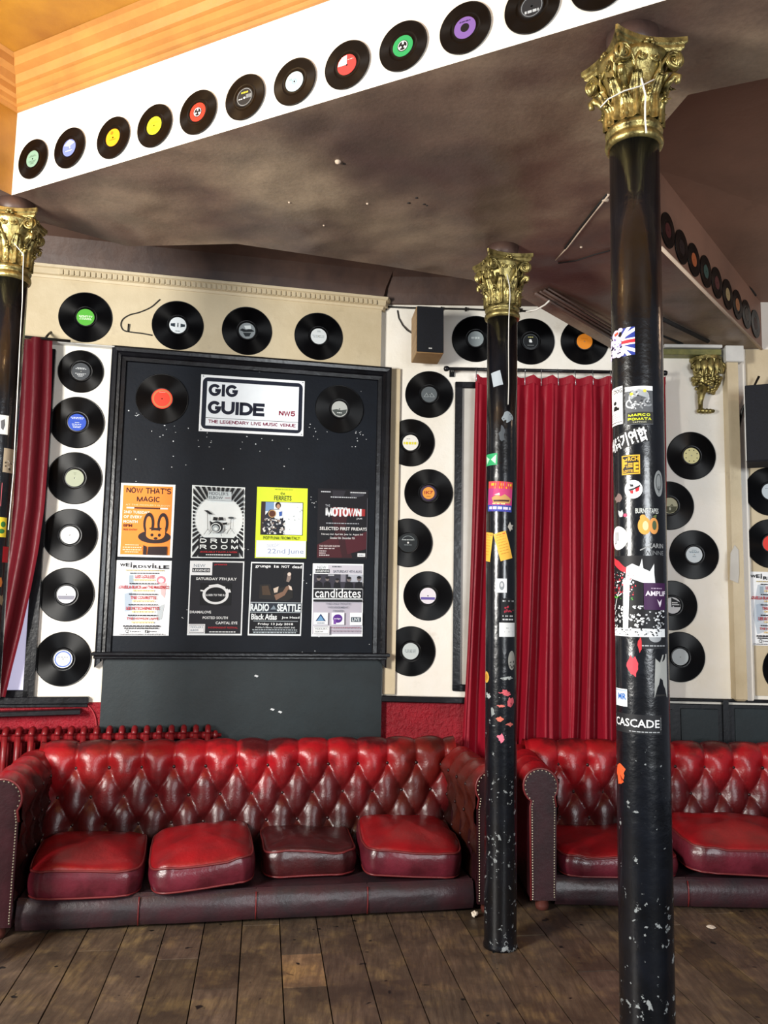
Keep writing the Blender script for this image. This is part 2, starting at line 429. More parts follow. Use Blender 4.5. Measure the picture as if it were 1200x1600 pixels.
class Art:                                       # u to the right, v down, both 0..1 over the sheet
    def __init__(s, surf, dz=.00035, lift=.0004, sub=1): s.surf = surf; s.dz = dz; s.z = lift; s.sub = sub; s.sets = {}
    def _mb(s, kind, c):
        d = s.sets.setdefault(kind, (MB(), []))
        if c not in d[1]: d[1].append(c)
        return d[0], d[1].index(c)
    def _put(s, kind, c, vs, fs):
        mb, mi = s._mb(kind, c); s.z += s.dz
        mb.add([s.surf(u, v, s.z) for u, v in vs], fs, mi)
    def rect(s, x0, y0, x1, y1, c, kind='printed_design'):
        n = s.sub; m_ = 1 if n == 1 else 5; vs = []; fs = []
        for j in range(m_ + 1):
            for i in range(n + 1): vs.append((x0 + (x1 - x0) * i / n, y0 + (y1 - y0) * j / m_))
        for j in range(m_):
            for i in range(n): a = j * (n + 1) + i; fs.append((a + n + 1, a + n + 2, a + 1, a))
        s._put(kind, c, vs, fs)
    def poly(s, pts, c, kind='printed_design'):
        if len(pts) < 3: return
        ar = sum(pts[i][0] * pts[(i + 1) % len(pts)][1] - pts[(i + 1) % len(pts)][0] * pts[i][1] for i in range(len(pts)))
        if ar > 0: pts = pts[::-1]
        n = 1 if s.sub == 1 else 20
        x0 = min(p[0] for p in pts); x1 = max(p[0] for p in pts); i0, i1 = (0, 1) if n == 1 else (math.floor(x0 * n), math.ceil(x1 * n))
        V = []; F = []
        for i in range(i0, i1):
            q = pts if n == 1 else clip(list(pts), i / n, -9, (i + 1) / n, 9)
            if len(q) < 3: continue
            k = len(V); V += q; F += [tuple(j + k for j in t) for t in tessellate_polygon([[Vector((u, -v, 0)) for u, v in q]])]
        s._put(kind, c, V, F)
    def stroke(s, body, x0, y0, x1, y1, c, wt=.18, asp=1.4, gap=.30):
        """plain grotesque capitals drawn with strokes; asp = sheet height / width"""
        wd = [{'I': .12, "'": .12, ' ': .3, 'M': 1.05, 'W': 1.35, 'E': .72, 'L': .66, 'F': .7}.get(ch, .86) for ch in body]
        tot = sum(wd) + gap * (len(wd) - 1); hw = wt * (y1 - y0); wy = hw; wx = hw * asp; X = x0 + wx / 2; sc = (x1 - x0 - wx) / tot
        V = []; F = []
        s.z += s.dz
        for ch, w_ in zip(body, wd):
            for pl in STROKES.get(ch, []):
                P = [(X + u * w_ * sc, y0 + hw / 2 + v * (y1 - y0 - hw)) for u, v in pl]; P = [p for i, p in enumerate(P) if i == 0 or math.dist(p, P[i - 1]) > 1e-4]; n = len(P); L = []
                for i, p in enumerate(P):
                    a = P[max(i - 1, 0)]; b = P[min(i + 1, n - 1)]
                    d0 = ((p[0] - a[0]) / wx, (p[1] - a[1]) / wy); d1 = ((b[0] - p[0]) / wx, (b[1] - p[1]) / wy)
                    l0 = math.hypot(*d0) or 1; l1 = math.hypot(*d1) or 1
                    if i == 0: d0, l0 = d1, l1
                    if i == n - 1: d1, l1 = d0, l0
                    n0 = (-d0[1] / l0, d0[0] / l0); n1 = (-d1[1] / l1, d1[0] / l1); m_ = (n0[0] + n1[0], n0[1] + n1[1]); q = max(.35, (m_[0] * n0[0] + m_[1] * n0[1])); m_ = (m_[0] / q, m_[1] / q)
                    e = (0, 0)
                    if i in (0, n - 1):
                        sg = -1 if i == 0 else 1; e = (d0[0] / l0 * .5 * sg, d0[1] / l0 * .5 * sg) if ch not in 'GCSAVWMNY' else (0, 0)
                    L += [(p[0] + (m_[0] * .5 + e[0]) * wx, p[1] + (m_[1] * .5 + e[1]) * wy), (p[0] + (-m_[0] * .5 + e[0]) * wx, p[1] + (-m_[1] * .5 + e[1]) * wy)]
                k = len(V); V += L; F += [(k + 2 * i, k + 2 * i + 1, k + 2 * i + 3, k + 2 * i + 2) for i in range(n - 1)]
            X += (w_ + gap) * sc
        mb, mi = s._mb('lettering', c); mb.add([s.surf(u, v, s.z) for u, v in V], F, mi)
    def disc(s, cx, cy, rx, ry, c, n=28, a0=0, a1=2 * pi):
        s.poly([(cx + rx * math.cos(a0 + (a1 - a0) * i / n), cy + ry * math.sin(a0 + (a1 - a0) * i / n)) for i in range(n if a1 - a0 > 6.28 else n + 1)], c)
    def line(s, pts, wx, c, wy=None, closed=False):
        wy = wy or wx; n = len(pts); L = []
        for i, p in enumerate(pts):
            a = pts[(i - 1) % n] if closed or i else p; b = pts[(i + 1) % n] if closed or i < n - 1 else p
            dx, dy = (b[0] - a[0]) / wx, (b[1] - a[1]) / wy; l = math.hypot(dx, dy) or 1; nx, ny = -dy / l * wx / 2, dx / l * wy / 2
            L += [(p[0] + nx, p[1] + ny), (p[0] - nx, p[1] - ny)]
        fs = [(2 * i, 2 * i + 1, (2 * i + 3) % (2 * n), (2 * i + 2) % (2 * n)) for i in range(n if closed else n - 1)]
        s._put('printed_design', c, L, fs)
    def ell(s, cx, cy, rx, ry, wx, c, wy=None, n=28, a0=0, a1=2 * pi):
        cl = a1 - a0 > 6.28; s.line([(cx + rx * math.cos(a0 + (a1 - a0) * i / n), cy + ry * math.sin(a0 + (a1 - a0) * i / n)) for i in range(n if cl else n + 1)], wx, c, wy, cl)
    def text(s, body, x0, y0, x1, y1, c, bold=0, skew=0):
        vs, fs = glyphs(body, bold)
        s._put('lettering', c, [(x0 + (x1 - x0) * u, y0 + (y1 - y0) * v + skew * (u - .5)) for u, v in vs], fs)
    def smallprint(s, x0, y0, x1, y1, c, n=10, seed=1):   # print too small to read: broken dashes
        r = random.Random(seed); x = x0; st = (x1 - x0) / n; vs = []; fs = []
        while x < x1 - st * .2:
            wd = min(st * r.uniform(.5, 1.3), x1 - x); k = len(vs)
            vs += [(x, y0), (x + wd, y0), (x + wd, y1), (x, y1)]; fs.append((k + 3, k + 2, k + 1, k)); x += wd + st * .25
        s._put('printed_design', c, vs, fs)
    def blobs(s, x0, y0, x1, y1, cols, n, sx, sy, seed=3):
        r = random.Random(seed)
        for c in cols:
            vs = []; fs = []
            for i in range(n):
                cx, cy = r.uniform(x0, x1), r.uniform(y0, y1); k = len(vs); m_ = 7; a = r.uniform(.35, 1)
                vs += [(min(x1, max(x0, cx + sx * a * r.uniform(.5, 1) * math.cos(q * 2 * pi / m_))), min(y1, max(y0, cy - sy * a * r.uniform(.5, 1) * math.sin(q * 2 * pi / m_)))) for q in range(m_)]
                fs.append(tuple(range(k, k + m_)))
            s._put('printed_design', c, vs, fs)
    def finish(s, parent):
        for kind, (mb, cols) in s.sets.items(): tag(mb.build(kind, [ink(c) for c in cols], parent), kind='stuff')   # print, joined
# ================================================================== THE ROOM
def struct(o): o['kind'] = 'structure'; return o
def wall_slab(name, pl, s0, s1, z1, zsplit, mats, th=.15):
    mb = MB()
    def P(s, z, off): return pl.pt(s, z, off)
    vs = [P(s0, 0, 0), P(s1, 0, 0), P(s1, zsplit, 0), P(s0, zsplit, 0), P(s1, z1, 0), P(s0, z1, 0),
          P(s0, 0, -th), P(s1, 0, -th), P(s1, z1, -th), P(s0, z1, -th)]
    mb.add(vs, [(0, 1, 2, 3)], 1); mb.add(vs, [(3, 2, 4, 5), (7, 6, 9, 8), (1, 7, 8, 4, 2), (6, 0, 3, 5, 9), (5, 4, 8, 9)], 0)
    return struct(mb.build(name, mats))
sA0, sA1 = -3.4, PA.s(590, 800)
wall_left = wall_slab('wall_left', PA, sA0, sA1, 3.75, .91, [M_white, M_red_wall], .05)
MB().add([PA.pt(sA0, 2.955, .003), PA.pt(sA1, 2.955, .003), PA.pt(sA1, 3.36, .003), PA.pt(sA0, 3.36, .003)], [(0, 1, 2, 3)]).build('shaded_frieze_paint', [M_cream], wall_left)  # cream paint of the upper strip, its tone deepened to stand in for shade
wall_back = wall_slab('wall_back', PB, sA1 - .06, 4.2, 3.75, .91, [M_white, M_red_wall], .15)

def wallbox(mb, pl, px0, py0, px1, py1, d0, d1, o, mi=0, bev=0):
    """box on a wall between two pixels read at its face, local to origin o (a point on the plane)"""
    a = pl.at(px0, py0); b = pl.at(px1, py1)
    s0, s1 = (a - o).dot(pl.e), (b - o).dot(pl.e)
    mb.box(min(s0, s1), -d1, min(a.z, b.z) - o.z, max(s0, s1), -d0, max(a.z, b.z) - o.z, mi, bev)

# floor: boards laid one by one on a dark base
floor = struct(MB().box(-5, -3, -.12, 5, 5.6, -.028).build('floor', [M_gap]))
unit = MB().box(-.5, -.5, -1, .5, .5, 0, 0, 0).mesh('floor_board', [M_floor])
fdir = R(8.2)
fx, fy = Vector((math.cos(fdir), math.sin(fdir), 0)), Vector((-math.sin(fdir), math.cos(fdir), 0))
BW = .172
o0 = at_z(437, 1445, 0)
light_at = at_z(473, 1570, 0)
for i in range(-16, 19):
    y = -2.4 + rnd.uniform(-.5, .5)
    cuts = [y]
    while y < 2.0: y += rnd.uniform(.9, 1.7); cuts.append(y)
    if i == 0: cuts = [-2.2, -1.2, -.63, -.33, 2.0]
    for a, b in zip(cuts, cuts[1:]):
        c = o0 + fx * ((i + .5) * BW) + fy * ((a + b) / 2)
        if not (.6 < c.y < 5.6 and abs(c.x) < 3.6): continue
        q = place('floor_board', unit, floor, (c.x, c.y, rnd.uniform(-.0015, .0015)), fdir)
        q.scale = (BW - .005, b - a - .004, .025)
        k = rnd.uniform(.72, 1.12); q.color = (k, k * rnd.uniform(.93, 1.02), k * rnd.uniform(.86, 1.0), 1)
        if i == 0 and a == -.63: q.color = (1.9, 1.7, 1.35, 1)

# soffit on the three columns
q0 = (at_z(0, 296, H) - Vector((F0.x, F0.y, H))).normalized()
Q = F0 + Vector((q0.x, q0.y)) * 1.6
d1 = (F1 - F0).normalized()
F1x = F0 + d1 * 4.6
sof = [(Q.x, Q.y, H, 2), (F0.x, F0.y, H, 1), (F1x.x, F1x.y, H, 3), (2.75, 1.83, H, 3), (.994, 2.574, H, 4), (.967, 2.749, H, 4), (1.14, 3.55, H, 4), (1.289, 3.74, H, 4),
       (2.36, 5.0, 3.125, 3), (1.433, 5.02, 3.105, 3), (.767, 4.428, 3.20, 3), (.436, 4.187, H, 3), (-.024, 4.025, H, 3), (-.738, 3.80, H, 3), (-1.282, 3.853, H, 3), (-1.582, 3.626, H, 3), (-2.1, 3.45, H, 3), (Q.x - .5, Q.y + .25, H, 3)]
mb = MB(); n = len(sof); ZT = 3.74
mb.add([p[:3] for p in sof], [tuple(t) for t in tessellate_polygon([[Vector((p[0], p[1], 0)) for p in sof]])], 0)
for i, p in enumerate(sof):
    q = sof[(i + 1) % n]
    mb.add([p[:3], q[:3], (q[0], q[1], ZT), (p[0], p[1], ZT)], [(0, 1, 2, 3)], p[3])
soffit = struct(mb.build('soffit', [M_soffit, M_band, M_orange, M_cove, M_rust]))

# plaster cracks, seams and lumps of the soffit
def on_soffit(px, py, dz=-.002): p = at_z(px, py, H); p.z += dz; return p
mb = MB(); mb.tube([on_soffit(x, y) for x, y in ((951, 303), (930, 330), (905, 362), (886, 387), (868, 406))], [.006, .004, .005, .004, .003], 6)
mb.tube([on_soffit(x, y) for x, y in ((941, 311), (950, 312))], [.008, .009], 6)
mb.build('plaster_crack', [M_cardboard], soffit)
mb = MB()
mb.tube([on_soffit(x, y) for x, y in ((948, 303), (925, 331), (900, 363), (882, 388))], .004, 5)
mb.tube([on_soffit(x, y) for x, y in ((872, 411), (900, 407), (930, 397), (953, 391))], .003, 5)
for x, y, r_ in ((639, 317, .008), (651, 309, .007), (663, 319, .007), (667, 321, .006), (538, 256, .006)): mb.lathe([(0, -.002), (r_, 0), (0, .004)], 8); k = on_soffit(x, y, -.001); mb.v[-24:] = [(a + k.x, b + k.y, c + k.z) for a, b, c in mb.v[-24:]]
mb.build('dark_crack', [M_gap], soffit)
for x, y, r_ in ((528, 252, .013), (452, 316, .006), (574, 318, .006), (506, 352, .005), (908, 386, .007)):
    mb = MB(); mb.lathe([(0, -.9 * r_), (r_ * .8, -.6 * r_), (r_, 0), (0, r_ * .3)], 9)
    mb.build('plaster_lump', [M_cardboard], soffit, on_soffit(x, y, 0))
# moulding strips under the beam that runs back to the curtain wall
a0, a1 = Vector((.767, 4.428, 3.196)), Vector((1.433, 5.02, 3.101)); sd = Vector((.66, -.74, 0)).normalized()
for off, r_, z in ((.10, .012, 0), (.135, .008, .0), (.16, .010, .0), (.19, .006, 0)):
    MB().tube([a0 + sd * off + Vector((-.03, -.03, z)), a1 + sd * off + Vector((0, 0, z + .004))], r_, 6).build('moulding_strip', [M_cove], soffit)
for (x0, y0), (x1, y1), wd in (((1030, 494), (1106, 531), .014), ((1030, 520), (1066, 535), .009)):
    p = at_z(x0, y0, 3.155); q = at_z(x1, y1, 3.135); p.z = 3.148; q.z = 3.126
    MB().tube([p, q], wd, 6).build('dark_slot', [M_gap], soffit)
# little edge strip along the recess beam
p, q = Vector((1.30, 3.745, H - .004)), Vector((2.35, 4.99, 3.122))
MB().tube([p, q], .009, 6).build('edge_bead', [M_cardboard], soffit)

# front-room ceiling and its cornice
cf = [(-6, -2.5), (4.5, -2.5), (F1x.x, F1x.y), (F0.x, F0.y), (Q.x, Q.y), (-6, Q.y)]
ZC = 3.74
mb = MB(); mb.add([(x, y, ZC) for x, y in cf], [tuple(t) for t in tessellate_polygon([[Vector((x, y, 0)) for x, y in cf]])])
mb.add([(x, y, ZC + .1) for x, y in cf], [tuple(t) for t in tessellate_polygon([[Vector((x, y, 0)) for x, y in cf]])])
ceiling = struct(mb.build('ceiling', [M_orange]))
M_corn = painted_wall('cornice_paint', '#b8803e', '#93602c', '#5e3a1c', 2)
prof = [(0, 3.585), (.012, 3.585), (.016, 3.60), (.03, 3.603), (.034, 3.622), (.052, 3.63), (.056, 3.655), (.07, 3.66), (.082, 3.69), (.115, 3.70), (.122, 3.73), (.14, 3.739), (0, 3.739)]
struct(MB().sweep(prof, [(Q.x, Q.y), (F0.x, F0.y), (F1x.x, F1x.y)]).build('trim_1', [M_corn], fix=True))
# recess on the right: ceiling sloping to the wall
rc = [(2.75, 1.83, 3.64), (.994, 2.574, 3.64), (.967, 2.749, 3.64), (1.14, 3.55, 3.62), (1.289, 3.74, 3.60), (2.36, 5.0, 3.43), (4.2, 4.95, 3.43), (4.2, 1.4, 3.64)]
mb = MB(); mb.add(rc, [tuple(t) for t in tessellate_polygon([[Vector((x, y, 0)) for x, y, z in rc]])])
mb.add([(x, y, z + .08) for x, y, z in rc], [tuple(t) for t in tessellate_polygon([[Vector((x, y, 0)) for x, y, z in rc]])])
struct(mb.build('ceiling_recess', [M_rust]))
p = PD.at(1105, 350); q = PD.at(1180, 462)
MB().tube([p + PD.n * .004, (p + q) / 2 + PD.n * .006, q + PD.n * .004], .006, 6).build('dark_crack', [M_gap], soffit)
# coves and ceiling over the seating
eb = [(-6, 4.2), (-2.1, 3.45), (-1.582, 3.626), (-1.282, 3.853), (-.738, 3.80), (-.024, 4.025), (.436, 4.187), (.767, 4.428), (1.433, 5.02), (1.43, 5.10), (-.05, 5.06), (-3.4, 4.3)]
eb = [(-3.4, 3.3)] + eb[1:-1] + [(-3.4, 4.36)]
mb = MB(); mb.add([(x, y, 3.735) for x, y in eb], [tuple(t) for t in tessellate_polygon([[Vector((x, y, 0)) for x, y in eb]])])
struct(mb.build('ceiling_back', [M_cove]))
cove = [(0, 3.405), (.012, 3.41), (.03, 3.47), (.08, 3.56), (.17, 3.63), (.30, 3.67), (.30, 3.734), (0, 3.734)]
pA = lambda s, off=0: tuple(PA.pt(s, 0, off))[:2]
pB = lambda s, off=0: tuple(PB.pt(s, 0, off))[:2]
struct(MB().sweep(cove, [pA(-3.3), pA(sA1), pB(sA1 + .012)]).build('trim_2', [M_cove], fix=True))
coveB = [(o_, z - .02) for o_, z in cove]
struct(MB().sweep(coveB, [pB(sA1 + .03), pB(1.42)]).build('trim_3', [M_cove], fix=True))
cor = [(0, 3.335), (.010, 3.335), (.014, 3.35), (.03, 3.354), (.034, 3.385), (.045, 3.39), (.05, 3.404), (0, 3.404)]
tr = struct(MB().sweep(cor, [pA(-3.3), pA(sA1), pB(sA1 + .012)]).build('trim_4', [M_cream], fix=True))
mb = MB()
s = -1.95
while s < sA1 - .02:
    c = PA.pt(s, 3.367, .036); k = len(mb.v)
    mb.box(-.009, -.006, -.014, .009, .006, .014)
    mb.v[k:] = [(c.x + a * math.cos(PA.rz) - b * math.sin(PA.rz), c.y + a * math.sin(PA.rz) + b * math.cos(PA.rz), c.z + z) for a, b, z in mb.v[k:]]
    s += .03
tag(mb.build('dentil_row', [M_cream], tr), kind='stuff')

# --- left wall trims
def trim(name, pl, px0, py0, px1, py1, d0, d1, mat, bev=.004):
    c = (pl.at(px0, py0) + pl.at(px1, py1)) / 2; mb = MB(); wallbox(mb, pl, px0, py0, px1, py1, d0, d1, c, 0, bev)
    return struct(mb.build(name, [mat], None, c, pl.rz))
trim('baseboard_left', PA, -120, 1089, 139, 1099, 0, .035, M_black)
trim('baseboard_lower', PA, -120, 1099, 137, 1104, 0, .02, M_black, .002)
trim('trim_5', PA, 72, 538, 181, 545, 0, .06, M_trunk)
c = (PA.at(44.5, 1090) + PA.at(53, 1090)) / 2; c.z = 1.90
struct(MB().box(-.016, -.03, -.965, .016, 0, 1.01, 0, .004).build('trim_6', [M_black], None, c, PA.rz))
trim('trim_7', PA, 162, 1024, 591, 1330, 0, .014, M_slate)                   # slate-coloured board under the ledge
c = PA.at(60, 1114, .05); mb = MB().box(-.55, -.03, -.012, .22, .05, .014, 0, .003)
ls = struct(mb.build('trim_8', [M_black], None, c, PA.rz)); ls.rotation_euler = (0, R(-1.2), PA.rz)
# window behind the left curtain
def window(name, pl, px0, py0, px1, py1, glass):
    a = pl.at(px0, py0); b = pl.at(px1, py1); c = (a + b) / 2; hw = (b - a).dot(pl.e) / 2; hh = abs(a.z - b.z) / 2
    mb = MB()
    for x0, z0, x1, z1 in ((-hw, -hh, -hw + .045, hh), (hw - .03, -hh, hw, hh), (-hw, hh - .04, hw, hh), (-hw, -hh, hw, -hh + .04)): mb.box(x0, -.03, z0, x1, 0, z1, 0, .004)
    o = struct(mb.build(name, [M_black], None, c, pl.rz))
    MB().box(-hw + .03, -.012, -hh + .03, hw - .02, -.004, hh - .03).build('pane', [glass], o)
    return o
M_pane = simple('lilac_frosted_pane', '#c9c8dc', .3, c2='#bcbccf', scale=2)
b_ = M_pane.node_tree.nodes['Principled BSDF']; b_.inputs['Emission Color'].default_value = (.62, .60, .85, 1); b_.inputs['Emission Strength'].default_value = .42   # daylight coming through the frosted window
M_pane2 = simple('grey_white_painted_pane', '#cfccc4', .4, c2='#bdb9b0', scale=3)
window('window_1', PA, -140, 545, 46, 1089, M_pane)
window('window_2', PB, 711, 598, 1038, 1086, M_pane2)
trim('trim_9', PB, 597, 1086, 727, 1098, 0, .045, M_black)
trim('trim_10', PB, 597, 484, 590, 575, 0, .03, M_trunk)
trim('trim_11', PB, 608, 577, 617, 1085, 0, .02, M_cream)
trim('trim_12', PB, 970, 1097, 1260, 1330, 0, .012, M_dado)
trim('trim_13', PB, 970, 1088, 1260, 1099, 0, .03, M_black)
for i, (x0, x1) in enumerate(((1062, 1124), (985, 1052), (1146, 1230))):
    trim('trim_%d' % (14 + i), PB, x0, 1106, x1, 1290, .012, .022, M_slate, .004)
trim('trim_17', PB, 1126, 1092, 1140, 1290, .010, .035, M_dado)
# boxed pipe with a white cap, wall beyond it
trim('trim_18', PB, 1128, 556, 1160, 1094, 0, .075, M_cream, .012)
trim('trim_19', PB, 1124, 547, 1152, 572, .0, .10, M_trunk, .004)
trim('trim_20', PB, 1158, 552, 1164, 1094, 0, .035, M_white, .004)
trim('trim_21', PB, 1164, 546, 1420, 1092, 0, .006, M_cream, .001)
trim('trim_22', PB, 1030, 545, 1119, 551, 0, .10, M_trunk, .003)            # strip light housing under the beam
M_moss = simple('tarnished_gilt_strip', '#6f7046', .5, metal=.3, c2='#8d8a52', scale=18, bmp=.5)
trim('trim_23', PB, 1030, 551, 1119, 561, 0, .085, M_moss, .003)
c = PB.at(1147, 880, .078); mb = MB().prism([(-.028, -.10), (.02, -.12), (.028, -.06), (.028, .08), (.006, .11), (-.02, .06)], -.002, 0)
struct(mb.build('trim_24', [M_pane2], None, c, PB.rz))
# ================================================================== GIG BOARD
def local(pl, c, px, py, off=0):
    p = pl.at(px, py, off); d = p - c
    return (d.dot(pl.e), d.z)
bc = PA.at(385, 790)
board = empty('gig_board', bc, PA.rz, 'big blue-black notice board in a moulded black frame with a ledge, on the left wall', 'notice board')
L = lambda px, py: local(PA, bc, px, py)
tl, tr_, br, bl = L(176, 545), L(606, 574), L(606, 1020), L(150, 1020)
mb = MB(); x0, x1 = (tl[0] + bl[0]) / 2, (tr_[0] + br[0]) / 2; z1 = (tl[1] + tr_[1]) / 2; z0 = bl[1]
mb.box(x0 + .03, -.006, z0, x1 - .03, 0, z1 - .03).build('back_panel', [M_board], board)
fr = [(0, 0), (.0, .040), (.012, .048), (.030, .044), (.036, .032), (.052, .034), (.058, .022), (.080, .020), (.084, .006), (.084, 0)]
def rail(name, a, b, inward):                    # moulded rail from a to b, its profile stepping inwards
    a, b, n = Vector(a), Vector(b), Vector(inward); vs = []
    for p, sgn in ((a, 1), (b, -1)):
        along = (b - a).normalized() * sgn
        for o_, h_ in fr: q = p + n * o_ + along * o_; vs.append((q.x, -h_, q.y))
    k = len(fr); fs = [(j, (j + 1) % k, (j + 1) % k + k, j + k) for j in range(k)] + [tuple(range(k)), tuple(range(k, 2 * k))]
    mb = MB(); mb.add(vs, fs); return mb.build(name, [M_black], board, fix=True)
rail('frame_rail', (x0, z1), (x1, z1), (0, -1))
rail('frame_rail', (x0, z0 - .08), (x0, z1), (1, 0)); rail('frame_rail', (x1, z1), (x1, z0 - .08), (-1, 0))
mb = MB(); mb.box(x0 - .012, -.085, z0 - .012, x1 + .012, 0, z0 + .010, 0, .005); mb.box(x0 - .005, -.06, z0 - .03, x1, 0, z0 - .012, 0, .004)
mb.build('ledge', [M_black], board)
# flecks of old paint and torn paper corners left on the board
mb = MB(); r = random.Random(5)
for cx, cy, n, sp in ((213, 650, 6, 10), (262, 672, 10, 16), (318, 690, 7, 10), (390, 690, 9, 14), (420, 700, 6, 25), (492, 672, 8, 14), (562, 680, 14, 10), (565, 640, 3, 30), (495, 785, 10, 6), (300, 720, 5, 40), (215, 755, 2, 10), (387, 860, 4, 8), (478, 905, 4, 10), (280, 960, 4, 14), (470, 1003, 3, 20), (590, 1000, 3, 6), (450, 640, 4, 40)):
    for i in range(n):
        x, z = L(cx + r.gauss(0, sp), cy + r.gauss(0, sp * .7)); a = r.uniform(.002, .0055); b = r.uniform(.0015, .0045); k = r.uniform(0, 3)
        if x < x0 + .09 or x > x1 - .09: continue
        mb.add([(x + a * math.cos(k + t) , -.0066, z + b * math.sin(k + t)) for t in (0, 1.3, 2.9, 4.4)], [(0, 1, 2, 3)])
tag(mb.build('paint_flecks', [ink('#d9dde0')], board), kind='stuff')
mb = MB()
for cx, cy in ((425, 1108), (400, 1056), (437, 1112)):
    x, z = L(cx, cy); mb.add([(x - .012, -.0152, z), (x + .006, -.0152, z - .008), (x + .014, -.0152, z + .001), (x - .004, -.0152, z + .008)], [(0, 1, 2, 3)])
tag(mb.build('paper_scraps', [ink('#d9dde0')], board), kind='stuff')

# ================================================================== POSTERS
def poster(name, pl, quad, off, sheet_col, label, cat='poster', group=None, th=.0012, curl=0):
    q = [pl.at(x, y, off) for x, y in quad]; c = sum(q, Vector()) / 4
    l = [((p - c).dot(pl.e), p.z - c.z) for p in q]
    def surf(u, v, lift):
        a = [l[0][k] * (1 - u) * (1 - v) + l[1][k] * u * (1 - v) + l[2][k] * u * v + l[3][k] * (1 - u) * v for k in (0, 1)]
        return (a[0], -th - lift, a[1])
    mb = MB(); mb.add([(x, 0, z) for x, z in l] + [(x, -th, z) for x, z in l], [(0, 1, 2, 3), (7, 6, 5, 4), (0, 4, 5, 1), (1, 5, 6, 2), (2, 6, 7, 3), (3, 7, 4, 0)])
    o = mb.build(name, [ink(sheet_col)], None, c, pl.rz)
    tag(o, label, cat, group)
    return o, Art(surf)
Z7 = lambda pts: [(150 + x / 2.609, 720 + y / 2.609) for x, y in pts]
BO = .0072
# 1 orange magic poster
o, A = poster('poster', PA, Z7([(103, 90), (324, 98), (310, 395), (88, 390)]), BO, '#fbfbf8', 'orange poster with a rabbit in a top hat and the words NOW THAT\'S MAGIC', group='gig posters')
OR, DK = '#ff9138', '#3a1510'
A.rect(.045, .03, .955, .97, OR)
A.stroke("NOW THAT'S", .10, .055, .93, .135, DK, .19, 1.35); A.stroke('MAGIC', .30, .175, .735, .25, DK, .19, 1.35)
A.text("AT THE FIDDLER'S ELBOW", .10, .283, .92, .305, '#ffd9a8')
A.rect(.12, .325, .88, .345, '#fff6ea'); A.rect(.26, .325, .74, .345, DK)
for t, y, x1 in (('2ND TUESDAY', .375, .55), ('OF EVERY', .44, .415), ('MONTH', .505, .335)): A.text(t, .075, y, x1, y + .038, '#fff3e2', 1.2)
A.text('8PM', .075, .558, .235, .598, '#5a1c10', 1); A.text('FREE ENTRY', .075, .622, .335, .645, '#7a2a14', .5)
A.disc(.655, .725, .30, .088, '#2a1a1c')
for sx in (.54, .80):
    A.disc(sx, .545, .10, .15, '#2a1a1c'); A.disc(sx, .55, .055, .105, OR)
A.poly([(.56, .6), (.78, .6), (.80, .70), (.54, .70)], '#2a1a1c'); A.poly([(.50, .62), (.59, .62), (.59, .70), (.50, .70)], OR); A.poly([(.76, .62), (.85, .62), (.85, .70), (.76, .70)], OR)
A.disc(.67, .70, .17, .065, OR); A.disc(.61, .70, .028, .022, '#2a1a1c'); A.disc(.745, .70, .028, .022, '#2a1a1c'); A.disc(.68, .745, .035, .018, '#2a1a1c')
A.poly([(.46, .84), (.52, .86), (.52, .97), (.46, .97)], '#2a1a1c'); A.poly([(.55, .86), (.90, .85), (.90, .97), (.54, .97)], '#2a1a1c')
for i, y in enumerate((.835, .868, .9, .93)): A.smallprint(.09 + .04 * (i in (0, 3)), y, .43 - .05 * (i in (0, 3)), y + .012, '#ffe0b8', 9, i)
A.finish(o)
# 2 drum room
o, A = poster('poster', PA, Z7([(392, 99), (608, 109), (604, 398), (386, 396)]), BO, '#f6fcfb', 'black and white sunburst poster with a drum kit reading DRUM ROOM', group='gig posters')
BK, WH = '#101116', '#f6fcfb'
n = 44
for i in range(n):
    a0, a1 = 2 * pi * (i + .5) / n, 2 * pi * (i + .5 + .64) / n; cx, cy, rx, ry = .51, .46, .455, .325
    A.poly(clip([(cx + rx * math.cos(a0), cy + ry * math.sin(a0)), (cx + 3 * rx * math.cos(a0), cy + 3 * ry * math.sin(a0)), (cx + 3 * rx * math.cos(a1), cy + 3 * ry * math.sin(a1)), (cx + rx * math.cos(a1), cy + ry * math.sin(a1))], .025, .018, .975, .985), BK)
A.rect(.14, .72, .90, .985, BK)
A.rect(.30, .075, .74, .205, '#cfd9dc'); A.text("FIDDLER'S", .32, .085, .68, .13, '#3b4048', .3); A.text('ELBOW', .32, .145, .58, .185, '#3b4048', .3); A.text('NW5', .62, .155, .72, .175, '#8a3040')
# the kit
A.line([(.30, .38), (.31, .62)], .008, BK); A.line([(.24, .68), (.31, .6), (.37, .66)], .007, BK, .005); A.poly([(.23, .345), (.30, .345), (.40, .40), (.33, .40)], BK)
A.line([(.74, .44), (.735, .60)], .008, BK); A.line([(.66, .67), (.735, .58), (.81, .66)], .007, BK, .005); A.disc(.74, .44, .055, .015, '#4a5054')
A.poly([(.41, .435), (.49, .44), (.48, .485), (.40, .48)], BK); A.poly([(.51, .435), (.59, .435), (.6, .475), (.52, .48)], BK); A.poly([(.34, .49), (.42, .52), (.42, .56), (.36, .56)], BK); A.poly([(.58, .515), (.67, .505), (.66, .535), (.60, .54)], BK)
A.disc(.475, .575, .115, .082, BK); A.disc(.455, .585, .095, .066, WH); A.disc(.455, .585, .08, .056, BK); A.disc(.45, .59, .062, .043, '#b9c4c6'); A.disc(.455, .60, .03, .02, WH)
A.line([(.33, .68), (.39, .62)], .006, BK, .005); A.line([(.57, .70), (.55, .64)], .006, BK, .005); A.line([(.58, .66), (.66, .60)], .006, BK, .005); A.line([(.63, .58), (.63, .66)], .006, BK, .005)
